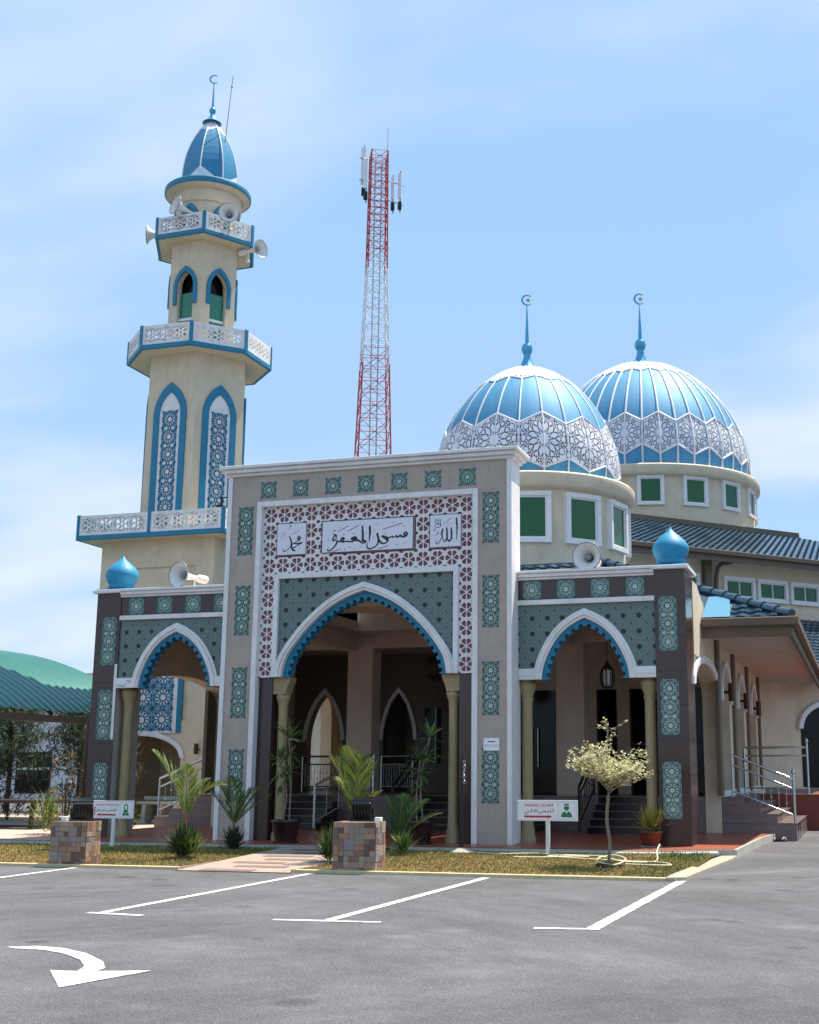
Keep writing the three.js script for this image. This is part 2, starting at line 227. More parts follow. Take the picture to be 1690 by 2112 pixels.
// ---------------------------------------------------------------- ornament
// interlaced rosette of flat bands, one unit = 1 x 1, centred
function bandGeo(pts, w, closed, z = 0, h = 0.02) {
  const n = pts.length, L = [], R = [];
  for (let i = 0; i < n; i++) { const a = pts[closed ? (i + n - 1) % n : Math.max(0, i - 1)], b = pts[closed ? (i + 1) % n : Math.min(n - 1, i + 1)], dx = b[0] - a[0], dy = b[1] - a[1], l = Math.hypot(dx, dy) || 1; L.push([pts[i][0] - dy / l * w / 2, pts[i][1] + dx / l * w / 2]); R.push([pts[i][0] + dy / l * w / 2, pts[i][1] - dx / l * w / 2]); }
  const pos = [], quad = (a, b, c, d) => pos.push(...a, ...b, ...c, ...a, ...c, ...d), P = (p, zz) => [p[0], p[1], zz];
  for (let i = 0; i < (closed ? n : n - 1); i++) { const j = (i + 1) % n; quad(P(R[i], z + h), P(R[j], z + h), P(L[j], z + h), P(L[i], z + h)); quad(P(R[i], z), P(R[j], z), P(R[j], z + h), P(R[i], z + h)); quad(P(L[j], z), P(L[i], z), P(L[i], z + h), P(L[j], z + h)); }
  const g = new THREE.BufferGeometry(); g.setAttribute('position', new THREE.Float32BufferAttribute(pos, 3)); g.computeVertexNormals(); return g;
}
const ell = (cx, cy, a, b, rot, n = 14) => { const o = []; for (let i = 0; i < n; i++) { const t = i / n * 2 * Math.PI, x = a * Math.cos(t), y = b * Math.sin(t); o.push([cx + x * Math.cos(rot) - y * Math.sin(rot), cy + x * Math.sin(rot) + y * Math.cos(rot)]); } return o; };
function rosette(units, w = 0.027, h = 0.02) {                          // a stack of units
  const gs = [];
  for (let k = 0; k < units; k++) {
    const y = k;
    gs.push(bandGeo(ell(0, y, 0.17, 0.17, 0.2, 10), w, true, 0, h));
    for (let i = 0; i < 12; i++) { const t = (i + 0.5) / 12 * 2 * Math.PI; gs.push(bandGeo(ell(0.29 * Math.cos(t), y + 0.29 * Math.sin(t), 0.135, 0.07, t, 10), w, true, 0, h)); }
    gs.push(bandGeo(ell(0, y, 0.43, 0.43, 0, 24), w, true, 0, h));
    for (const [sx, sy] of [[1, 1], [1, -1], [-1, 1], [-1, -1]]) gs.push(bandGeo(ell(0.37 * sx, y + 0.37 * sy, 0.16, 0.075, Math.atan2(sy, sx), 10), w, true, 0, h), bandGeo([[0.3 * sx, y + 0.3 * sy], [0.54 * sx, y + 0.54 * sy]], w, false, 0, h));
    for (const s of [-1, 1]) for (const o of [-0.08, 0.08]) gs.push(bandGeo([[s * 0.36, y + o], [s * 0.54, y + o]], w, false, 0, h), bandGeo([[o, y + s * 0.36], [o, y + s * 0.54]], w, false, 0, h));
    gs.push(bandGeo([[-0.46, y - 0.5], [-0.46, y + 0.5]], w, false, 0, h), bandGeo([[0.46, y - 0.5], [0.46, y + 0.5]], w, false, 0, h));
  }
  gs.push(bandGeo([[-0.5, -0.46], [0.5, -0.46]], w, false, 0, h), bandGeo([[-0.5, units - 0.54], [0.5, units - 0.54]], w, false, 0, h));
  return join(gs);
}
const ROS1 = rosette(1), ROS3 = rosette(3);
const pale1 = box(-0.48, 0.48, -0.48, 0.48, -0.02, 0.004), pale3 = box(-0.48, 0.48, -0.48, 2.48, -0.02, 0.004), solid1 = box(-0.5, 0.5, -0.5, 0.5, -0.02, 0.006), solid3 = box(-0.5, 0.5, -0.5, 2.5, -0.02, 0.006);
function rosettePanel(parent, x, yc, z, w, units, hgt, solid) {         // panel > lines; yc: middle of the lowest unit
  const p = place('rosette_panel', units === 3 ? (solid ? solid3 : pale3) : (solid ? solid1 : pale1), MT.rosePale, parent, x, yc, z); p.scale.set(w, hgt, 0.6);
  place('rosette_lines', units === 3 ? ROS3 : ROS1, MT.rose, p); return p;
}
// white lattice tile with six wedge openings round a wheel (1 x 1)
function latticeTile() {
  const holes = []; const sx = 1, sy = 1.06;
  for (let i = 0; i < 6; i++) { const t = i * Math.PI / 3, c = Math.cos(t), s = Math.sin(t), P = (r, w) => [(r * c - w * s) / sx * 0.98, (r * s + w * c) / sy * 0.98]; holes.push([P(0.09, 0.018), P(0.34, 0.16), P(0.465, 0.115), P(0.465, -0.115), P(0.34, -0.16), P(0.09, -0.018)].reverse()); }
  return holes;
}
const latH = latticeTile();
const LAT = triUV(ext(shapeOf([[-0.33, -0.5], [0.33, -0.5], [0.4, -0.42], [0.5, -0.4], [0.5, 0.4], [0.4, 0.42], [0.33, 0.5], [-0.33, 0.5], [-0.4, 0.42], [-0.5, 0.4], [-0.5, -0.4], [-0.4, -0.42]], latH), 0, 0.03));
// openwork balustrade panel: six-petal flowers cut through a slab w x h
const panelCache = new Map();
function openwork(w, h) {
  const key = w.toFixed(2) + h.toFixed(2); if (panelCache.has(key)) return panelCache.get(key);
  const holes = [], m = 0.045, u = (h - 2 * m) * 1.08, nx = Math.max(1, Math.round((w - 2 * m) / u)), dx = (w - 2 * m - 0.06) / nx, R = Math.min(dx, h - 2 * m) / 2;
  for (let i = 0; i < nx; i++) {
    const cx = -w / 2 + m + 0.03 + dx * (i + 0.5);
    holes.push(ell(cx, 0, R * 0.2, R * 0.2, 0, 8));
    for (let k = 0; k < 6; k++) { const t = (k + 0.5) * Math.PI / 3 + Math.PI / 6 * 0; holes.push(ell(cx + R * 0.61 * Math.cos(t), R * 0.61 * Math.sin(t), R * 0.33, R * 0.19, t, 9)); }
    for (const s of [-1, 1]) holes.push(ell(cx + R * 0.86 * s, 0, R * 0.09, R * 0.3, 0, 8));
    for (const s of [-1, 1]) for (const q of [-1, 1]) holes.push(ell(cx + R * 0.86 * s, q * R * 0.72, R * 0.09, R * 0.14, 0, 6));
    for (const q of [-1, 1]) holes.push(ell(cx, q * R * 0.84, R * 0.13, R * 0.08, 0, 6));
  }
  const g = triUV(ext(shapeOf(rectP(-w / 2, w / 2, -h / 2, h / 2), holes.map((p) => p.reverse())), -0.03, 0.03)); panelCache.set(key, g); return g;
}
// printed green geometric tile of the spandrels
const greenTile = canvasTex(512, 512, (c, w) => {
  c.fillStyle = '#35494b'; c.fillRect(0, 0, w, w);
  const tones = ['#2f4446', '#283b3c', '#3c5353', '#344b4b'];
  for (let i = 0; i < 900; i++) { c.fillStyle = tones[i % 4]; c.fillRect(rnd() * w, rnd() * w, 14, 14); }
  const star = (x, y, r, n, col, lw) => { c.strokeStyle = col; c.lineWidth = lw; for (let k = 0; k < n; k++) { const a = k / n * 2 * Math.PI; c.beginPath(); c.ellipse(x + Math.cos(a) * r * 0.62, y + Math.sin(a) * r * 0.62, r * 0.4, r * 0.17, a, 0, 7); c.stroke(); } c.beginPath(); c.arc(x, y, r, 0, 7); c.stroke(); };
  const U = 512 / 6; for (let k = -1; k < 7; k++) for (let l = -1; l < 7; l++) { const x = k * U + U / 2, y = l * U + U / 2; star(x, y, U * 0.48, 10, '#87a09b', 3); star(x + U / 2, y + U / 2, U * 0.25, 7, '#87a09b', 2.6); c.fillStyle = '#1c2528'; for (let q = 0; q < 6; q++) { const a = q / 6 * 6.283 + 0.26; c.beginPath(); c.arc(x + U * 0.6 * Math.cos(a), y + U * 0.6 * Math.sin(a), 4, 0, 7); c.fill(); } c.beginPath(); c.arc(x + U / 2, y + U / 2, 7, 0, 7); c.fill(); }
  for (const [x, y] of [[64, 64], [320, 64], [64, 320], [320, 320], [192, 192], [448, 192], [192, 448], [448, 448]]) { const big = x % 256 === 64 && y % 256 === 64; c.fillStyle = '#10191c'; c.beginPath(); for (let k = 0; k < 10; k++) c.lineTo(x + (big ? 43 : 15) * Math.cos(k * 0.6283), y + (big ? 43 : 15) * Math.sin(k * 0.6283)); c.closePath(); c.fill(); }
});
MT.greenTile = phys(0xffffff, { map: rep(greenTile, 0.56), roughness: 0.45 });

// ---------------------------------------------------------------- printed boards
function strokeTaper(c, pts, w0, w1) { const cv = new THREE.CatmullRomCurve3(pts.map((p) => V(p[0], p[1], 0))), n = 40; c.fillStyle = c.strokeStyle; for (let i = 0; i <= n; i++) { const p = cv.getPoint(i / n), t = i / n, w = mix(w0, w1, t) * (0.55 + 0.45 * Math.sin(Math.PI * clamp(t * 0.9 + 0.1))); c.beginPath(); c.ellipse(p.x, p.y, w, w * 0.62, -0.7, 0, 7); c.fill(); } }
const board = (w, h, draw) => canvasTex(w, h, (c) => { c.fillStyle = '#d9dce8'; c.fillRect(0, 0, w, h); for (let i = 0; i < w * h / 900; i++) { c.fillStyle = `rgba(${120 + rnd() * 60},${125 + rnd() * 60},${150 + rnd() * 50},0.22)`; c.fillRect(rnd() * w, rnd() * h, rr(2, 7), rr(2, 5)); } c.strokeStyle = '#12111c'; c.lineWidth = 9; c.strokeRect(4.5, 4.5, w - 9, h - 9); draw(c); });
const flick = (c, x, y, s, k) => { c.lineWidth = 2.6; c.beginPath(); if (k === 0) { c.moveTo(x, y); c.quadraticCurveTo(x + 4 * s, y + 9 * s, x - 3 * s, y + 13 * s); } else if (k === 1) { c.moveTo(x - 7 * s, y - 4 * s); c.quadraticCurveTo(x - 2 * s, y + 7 * s, x, y); c.quadraticCurveTo(x + 4 * s, y + 4 * s, x + 7 * s, y - 4 * s); } else { c.moveTo(x - 10 * s, y + 5 * s); c.lineTo(x + 10 * s, y - 5 * s); } c.stroke(); };
const calC = board(900, 312, (c) => {                                   // the middle board, read right to left
  const S = (p, a, b) => strokeTaper(c, p, a * 1.65, b * 1.65);
  S([[836, 158], [818, 148], [806, 166], [824, 176], [838, 164], [826, 186], [790, 190], [768, 176], [760, 188], [742, 190], [732, 176], [722, 190], [700, 192]], 7, 7);            // mim sin
  S([[704, 190], [690, 182], [660, 196], [640, 190], [600, 176], [640, 206], [652, 224], [620, 244], [584, 240]], 6, 9);                                                           // jim
  S([[590, 238], [566, 210], [548, 150], [560, 196], [556, 244], [520, 276], [470, 288], [450, 262], [452, 232]], 8, 6);                                                               // dal and sweep
  S([[474, 76], [478, 140], [470, 222]], 9, 5); S([[402, 72], [408, 150], [412, 206], [438, 218], [420, 232], [396, 226]], 9, 6);                                                      // alif lam
  S([[400, 226], [366, 204], [330, 196], [300, 182], [330, 172], [346, 190], [318, 206], [282, 212], [250, 204]], 8, 8);                                                              // mim ghain
  S([[252, 204], [220, 210], [196, 196], [204, 172], [222, 180], [214, 200], [180, 206], [154, 200]], 8, 7);                                                                           // fa
  S([[156, 196], [150, 226], [120, 262], [84, 288], [64, 282], [74, 258]], 9, 4); S([[150, 152], [138, 140], [118, 166], [116, 190], [140, 188], [146, 166], [132, 136], [112, 126]], 7, 4);   // ra, ta marbuta
  c.strokeStyle = '#12111c'; for (const [x, y] of [[118, 100], [136, 98], [222, 140], [318, 138], [646, 268]]) { c.fillStyle = '#12111c'; c.beginPath(); c.ellipse(x, y, 7, 5, 0.7, 0, 7); c.fill(); }
  c.lineWidth = 6; for (const [x0, y0, x1, y1] of [[160, 112, 268, 60], [258, 112, 372, 58], [600, 112, 788, 62], [110, 300, 190, 276], [560, 292, 640, 274]]) { c.beginPath(); c.moveTo(x0, y0); c.lineTo(x1, y1); c.stroke(); }
  for (const [x, y, k] of [[186, 76, 1], [540, 62, 1], [700, 52, 1], [810, 92, 1], [442, 128, 0], [520, 112, 0], [510, 172, 0], [628, 138, 0], [280, 250, 0], [70, 170, 0], [820, 248, 2], [740, 262, 2], [390, 266, 2], [330, 272, 0], [230, 270, 0]]) flick(c, x, y, 1.6, k);
});
const calR = board(420, 420, (c) => { const S = (p, a, b) => strokeTaper(c, p, a * 1.45, b * 1.45); S([[352, 60], [362, 180], [354, 330]], 11, 6); S([[284, 178], [290, 250], [284, 320], [262, 344], [240, 322], [226, 300]], 11, 8); S([[226, 178], [232, 250], [226, 318], [204, 344], [180, 320]], 11, 7); S([[182, 316], [158, 240], [176, 186], [168, 280], [128, 352], [96, 372], [88, 340], [70, 270]], 9, 4); c.strokeStyle = '#12111c'; c.lineWidth = 6; c.beginPath(); c.moveTo(186, 128); c.lineTo(288, 52); c.stroke(); flick(c, 230, 150, 2, 1); flick(c, 258, 140, 2, 1); flick(c, 300, 120, 2, 1); S([[66, 150], [110, 120], [150, 132], [130, 158], [90, 168], [60, 200], [110, 210]], 6, 4); for (const x of [78, 98, 120, 142]) S([[x, 120], [x + 4, 80], [x - 10, 56]], 3.5, 2.5); S([[96, 240], [120, 228], [112, 252], [72, 262]], 4, 3); for (const [x, y] of [[310, 300], [120, 396], [250, 390]]) flick(c, x, y, 1.7, 0); });
const calL = board(420, 420, (c) => { const S = (p, a, b) => strokeTaper(c, p, a * 1.45, b * 1.45); S([[330, 196], [312, 178], [296, 204], [318, 218], [336, 200], [322, 228], [270, 250], [214, 292]], 9, 9); S([[232, 270], [300, 272], [356, 266], [300, 292], [256, 322], [240, 318]], 9, 8); S([[180, 172], [206, 240], [214, 310], [236, 352], [264, 364]], 8, 12); S([[214, 292], [176, 332], [120, 366], [98, 352], [92, 322]], 8, 4); c.strokeStyle = '#12111c'; c.lineWidth = 6; c.beginPath(); c.moveTo(216, 152); c.lineTo(316, 100); c.stroke(); flick(c, 250, 96, 2, 1); S([[180, 46], [196, 30], [186, 62], [160, 100]], 4, 3); c.globalAlpha = 0.5; for (let k = 0; k < 14; k++) flick(c, rr(60, 140), rr(110, 200), 1.6, 2); c.globalAlpha = 1; for (const [x, y] of [[330, 330], [150, 280], [164, 380], [344, 240]]) flick(c, x, y, 1.6, 0); });
const signTex = (right) => canvasTex(620, 224, (c, w, h) => {
  c.fillStyle = '#e6e8ec'; c.fillRect(0, 0, w, h); for (let i = 0; i < 500; i++) { c.fillStyle = 'rgba(150,150,150,0.12)'; c.fillRect(rnd() * w, rnd() * h, rr(1, 5), rr(1, 4)); }
  c.strokeStyle = '#b9bcc4'; c.lineWidth = 4; c.strokeRect(8, 8, w - 16, h - 16);
  const red = right ? '#a5343a' : '#b8646a'; c.fillStyle = red; c.font = `bold ${right ? 44 : 38}px sans-serif`; c.textAlign = 'center'; c.textBaseline = 'middle';
  c.save(); c.translate(right ? 222 : 235, 52); c.scale(0.92, 1); c.fillText(right ? 'TANDAS LELAKI' : 'TANDAS PEREMPUAN', 0, 0, 380); c.restore();
  c.strokeStyle = right ? '#8f3a40' : '#4a4a52'; c.lineCap = 'round';
  const L = (p, lw = 7) => { c.lineWidth = lw; c.beginPath(); c.moveTo(p[0][0], p[0][1]); for (let i = 1; i < p.length; i++) { const m = [(p[i - 1][0] + p[i][0]) / 2, (p[i - 1][1] + p[i][1]) / 2]; c.quadraticCurveTo(p[i - 1][0], p[i - 1][1], m[0], m[1]); } c.lineTo(p[p.length - 1][0], p[p.length - 1][1]); c.stroke(); }, D = (x, y) => { c.fillStyle = c.strokeStyle; c.beginPath(); c.arc(x, y, 4, 0, 7); c.fill(); };
  // tandas
  L([[372, 106], [372, 124], [356, 128]]); D(366, 94); D(378, 94); L([[344, 100], [344, 128]]); L([[340, 128], [324, 128], [322, 112], [322, 128], [300, 128], [286, 108], [290, 128]]); D(322, 100); L([[286, 128], [276, 118], [272, 128], [262, 118], [258, 130], [240, 144], [222, 134], [224, 122]]);
  if (right) { L([[206, 96], [206, 124], [196, 130]]); L([[192, 96], [176, 128], [168, 100], [186, 130]]); L([[156, 98], [136, 104], [154, 118], [150, 130], [124, 130]]); L([[124, 130], [112, 120], [94, 132], [104, 140], [84, 148], [70, 136]]); D(92, 158); D(104, 158); }
  else { L([[206, 116], [194, 112], [198, 126], [180, 128], [176, 112]]); D(198, 98); L([[170, 118], [162, 136], [150, 142]]); L([[142, 112], [130, 110], [132, 126], [110, 130]]); L([[106, 100], [104, 126], [94, 130]]); L([[88, 116], [82, 134], [62, 138], [54, 118]]); D(72, 108); }
  c.fillStyle = '#b02f35'; c.beginPath(); if (right) { c.moveTo(70, 168); c.lineTo(318, 168); c.lineTo(318, 158); c.lineTo(362, 179); c.lineTo(318, 200); c.lineTo(318, 190); c.lineTo(70, 190); } else { c.moveTo(360, 168); c.lineTo(122, 168); c.lineTo(122, 158); c.lineTo(80, 179); c.lineTo(122, 200); c.lineTo(122, 190); c.lineTo(360, 190); } c.closePath(); c.fill();
  if (!right) { c.fillRect(40, 90, 10, 92); c.beginPath(); c.moveTo(45, 66); c.lineTo(62, 96); c.lineTo(28, 96); c.fill(); c.fillRect(40, 176, 20, 10); }
  c.strokeStyle = '#8fa6c0'; c.lineWidth = 3; c.strokeRect(424, 22, 172, 180); c.fillStyle = '#12764a';
  if (right) { c.beginPath(); c.ellipse(510, 78, 26, 34, 0, 0, 7); c.fill(); c.fillRect(486, 34, 48, 18); c.fillStyle = '#e6e8ec'; c.fillRect(486, 54, 48, 6); c.fillStyle = '#12764a'; c.beginPath(); c.moveTo(452, 184); c.quadraticCurveTo(454, 132, 494, 118); c.lineTo(526, 118); c.quadraticCurveTo(566, 132, 568, 184); c.fill(); c.fillStyle = '#e6e8ec'; c.beginPath(); c.moveTo(498, 118); c.lineTo(510, 148); c.lineTo(522, 118); c.fill(); }
  else { c.beginPath(); c.ellipse(510, 84, 34, 46, 0, 0, 7); c.fill(); c.beginPath(); c.moveTo(460, 188); c.quadraticCurveTo(470, 110, 510, 108); c.quadraticCurveTo(550, 110, 560, 188); c.fill(); c.fillStyle = '#e6e8ec'; c.beginPath(); c.ellipse(510, 84, 19, 28, 0, 0, 7); c.fill(); c.strokeStyle = '#e6e8ec'; c.lineWidth = 5; c.beginPath(); c.arc(510, 118, 40, 0.4, 2.7); c.stroke(); }
});
const flatPrint = (tex, o = {}) => phys(0xffffff, { map: tex, roughness: 0.45, ...o });
function printFace(name, w, h, tex, parent, x, y, z, ry = 0) { const g = new THREE.PlaneGeometry(w, h), m = new THREE.Mesh(g, flatPrint(tex)); m.name = name; m.receiveShadow = true; m.position.set(x, y, z); m.rotation.y = ry; parent.add(m); return m; }
// ---------------------------------------------------------------- scalloped arch bands
function scallop(cx, a, y0, h, prof, n, r, ao, ho) {                     // inner edge with round bites, outer edge plain
  const inner = archPts(cx, a, y0, h, prof, 60), d = [0]; for (let i = 1; i < inner.length; i++) d.push(d[i - 1] + Math.hypot(inner[i][0] - inner[i - 1][0], inner[i][1] - inner[i - 1][1]));
  const at = (s) => { let i = 1; while (i < d.length - 1 && d[i] < s) i++; const t = (s - d[i - 1]) / (d[i] - d[i - 1]); return [mix(inner[i - 1][0], inner[i][0], t), mix(inner[i - 1][1], inner[i][1], t)]; };
  const L = d[d.length - 1], step = L / n, pts = [at(0)];
  for (let k = 0; k < n; k++) {
    const s = (k + 0.5) * step, p = at(s - r), q = at(s + r), mx = (p[0] + q[0]) / 2, my = (p[1] + q[1]) / 2, dx = (q[0] - p[0]) / 2, dy = (q[1] - p[1]) / 2;   // outward = right of travel (travel goes right side -> apex -> left)
    pts.push([mix(p[0], mx, 0.25), mix(p[1], my, 0.25)]);
    for (let j = 0; j <= 8; j++) { const t = -0.35 + j / 8 * (Math.PI + 0.7), cc = Math.cos(t), ss = Math.sin(t); pts.push([mx - dx * cc + (dy) * (ss + 0.28), my - dy * cc - (dx) * (ss + 0.28)]); }
    pts.push([mix(q[0], mx, 0.25), mix(q[1], my, 0.25)]);
  }
  pts.push(at(L));
  return ringShape(archPts(cx, ao, y0, ho, prof, 30), pts);
}
// ---------------------------------------------------------------- the tall portal
{
  const T = thing('entrance_portal', 'tall grey portal with pointed arch, patterned tiles and three calligraphy boards', 'portal');
  mesh('portal_wall', [box(-2.79, -2.24, 0.15, 6.53, -0.56, 0), box(2.24, 2.79, 0.15, 6.53, -0.56, 0), box(-2.79, 2.79, 6.53, 7.06, -0.56, 0)], MT.grey, T);
  const outer = []; for (const s of [-1, 1]) outer.push(rbox(s * 2.792, s * 2.885, 0.15, 7.06, -0.57, 0.03, 0.008));
  for (const g of outer) mesh('corner_trim', [g], MT.white, T);
  for (const s of [-1, 1]) mesh('frame_strip', [rbox(s * 2.137, s * 2.243, 0.15, 6.535, -0.2, 0.035, 0.008)], MT.white, T);
  mesh('frame_strip', [rbox(-2.137, 2.137, 6.43, 6.535, -0.2, 0.034, 0.008)], MT.white, T);
  mesh('cornice', [rbox(-2.93, 2.93, 7.06, 7.12, -0.63, 0.05, 0.015), rbox(-2.99, 2.99, 7.12, 7.2, -0.69, 0.11, 0.02), rbox(-3.04, 3.04, 7.2, 7.265, -0.74, 0.16, 0.012)], MT.white, T);
  // body behind the tiles, with the arch cut out
  const op = archPts(0, 1.63, 3.14, 1.57); const body = [[-2.137, 3.14], [-1.63, 3.14], ...op.slice().reverse().slice(1, -1), [1.63, 3.14], [2.137, 3.14], [2.137, 6.43], [-2.137, 6.43]];
  mesh('tympanum', [ext(shapeOf(body), -0.52, -0.2)], MT.render, T);
  const opW = archPts(0, 1.68, 3.14, 1.62), band = [[-2.137, 3.14], [-1.68, 3.14], ...opW.slice().reverse().slice(1, -1), [1.68, 3.14], [2.137, 3.14], [2.137, 6.43], [-2.137, 6.43]];
  mesh('maroon_panel', [ext(shapeOf(band), -0.2, -0.12)], MT.maroon, T);
  // lattice tiles: 15 x 4 above, one column of 6 on each side
  const cw = 4.274 / 15, rh = 1.32 / 4, inBoard = (x) => [[-1.86, -1.21], [-0.93, 0.98], [1.26, 1.92]].some(([a, b]) => x - cw / 2 > a - 0.02 && x + cw / 2 < b + 0.02);
  for (let j = 0; j < 4; j++) for (let i = 0; i < 15; i++) { const x = -2.137 + cw * (i + 0.5), y = 5.11 + rh * (j + 0.5); if ((j === 1 || j === 2) && inBoard(x)) continue; place('lattice_tile', LAT, MT.white, T, x, y, -0.118).scale.set(cw, rh, 1); }
  for (const s of [-1, 1]) for (let j = 0; j < 6; j++) place('lattice_tile', LAT, MT.white, T, s * 1.995, 3.14 + 1.97 / 6 * (j + 0.5), -0.118).scale.set(0.284, 1.97 / 6, 1);
  // green spandrel in its white frame
  const so = archPts(0, 1.75, 3.14, 1.71), sp = [[-1.76, 3.14], ...so.slice().reverse(), [1.76, 3.14], [1.76, 5.02], [-1.76, 5.02]];
  mesh('green_spandrel', [ext(shapeOf(sp), -0.12, -0.09)], MT.greenTile, T);
  for (const s of [-1, 1]) mesh('inner_frame', [rbox(s * 1.755, s * 1.853, 3.14, 5.11, -0.12, -0.02, 0.008)], MT.white, T);
  mesh('inner_frame', [rbox(-1.755, 1.755, 5.01, 5.11, -0.12, -0.021, 0.008)], MT.white, T);
  // arch: three white mouldings and the blue scalloped band
  const mo = [[1.79, 1.745, 1.755, 1.705, 0.0], [1.755, 1.705, 1.69, 1.64, 0.03], [1.69, 1.64, 1.64, 1.585, 0.005]];
  for (const [a, h, b, k, z] of mo) mesh('arch_moulding', [ext(ringShape(archPts(0, a, 3.14, h, ARCH, 20), archPts(0, b, 3.14, k, ARCH, 20)), -0.3, z, 0.006)], MT.white, T);
  mesh('scalloped_arch', [ext(scallop(0, 1.49, 3.14, 1.43, ARCH, 30, 0.043, 1.642, 1.587), -0.3, -0.1, 0.004)], MT.blue, T);
  for (const s of [-1, 1]) {
    mesh('dark_pilaster', [rbox(s * 1.855, s * 2.135, 0.15, 3.14, -0.5, -0.13, 0.008)], MT.pillarTile, T);
    // column under the springing, with a bracket
    mesh('column', [lathe([[0.15, 0], [0.15, 0.12], [0.12, 0.16], [0.13, 0.2], [0.1, 0.26], [0.092, 0.5], [0.088, 2.4], [0.1, 2.44], [0.088, 2.48], [0.12, 2.56], [0.14, 2.62], [0.14, 2.68], [0, 2.68]], 20).translate(s * 1.7, 0.15, -0.3), ext(shapeOf([[1.855, 2.83], [1.855, 3.14], [1.5, 3.14], [1.52, 3.06], [1.57, 2.95], [1.6, 2.83]].map(([x, y]) => [x * s, y])), -0.44, -0.16)], MT.column, T);
  }
  // rosettes
  for (let i = 0; i < 7; i++) rosettePanel(T, -2.02 + i * 0.675, 6.765, 0, 0.31, 1, 0.31);
  for (const s of [-1, 1]) for (const y0 of [5.505, 3.955, 2.39, 0.86]) rosettePanel(T, s * 2.485, y0 + 0.158, 0, 0.3, 3, 0.313);
  // calligraphy
  for (const [x0, x1, t, nm] of [[-1.85, -1.22, calL, 'square white board with black calligraphy and faint small script'], [-0.91, 0.96, calC, 'long white board with one line of black calligraphy'], [1.27, 1.9, calR, 'square white board with tall upright black calligraphy']]) {
    const b = mesh('calligraphy_board', [rbox(x0, x1, 5.465, 6.1, -0.1, -0.07, 0.004)], MT.frame, T); b.userData.label = nm; printFace('lettering', x1 - x0, 0.635, t, b, (x0 + x1) / 2, 5.7825, -0.066);
  }
  const no = tag(mesh('paper_notice', [box(2.36, 2.65, 1.76, 1.98, 0.012, 0.016)], MT.frame), 'small white paper notice taped to the grey portal', 'notice');
  printFace('notice_print', 0.29, 0.22, canvasTex(256, 192, (c) => { c.fillStyle = '#e9ebf2'; c.fillRect(0, 0, 256, 192); c.fillStyle = '#15151c'; c.fillRect(70, 48, 116, 15); c.fillStyle = '#4a66b8'; c.fillRect(16, 100, 26, 26); c.fillStyle = '#e9ebf2'; c.fillRect(22, 106, 14, 14); c.fillStyle = '#555c78'; for (let k = 0; k < 11; k++) { c.fillRect(52 + k * 17, 104, 12, 7); c.fillRect(56 + k * 16, 122, 11, 7); } }), no, 2.505, 1.87, 0.018);
}
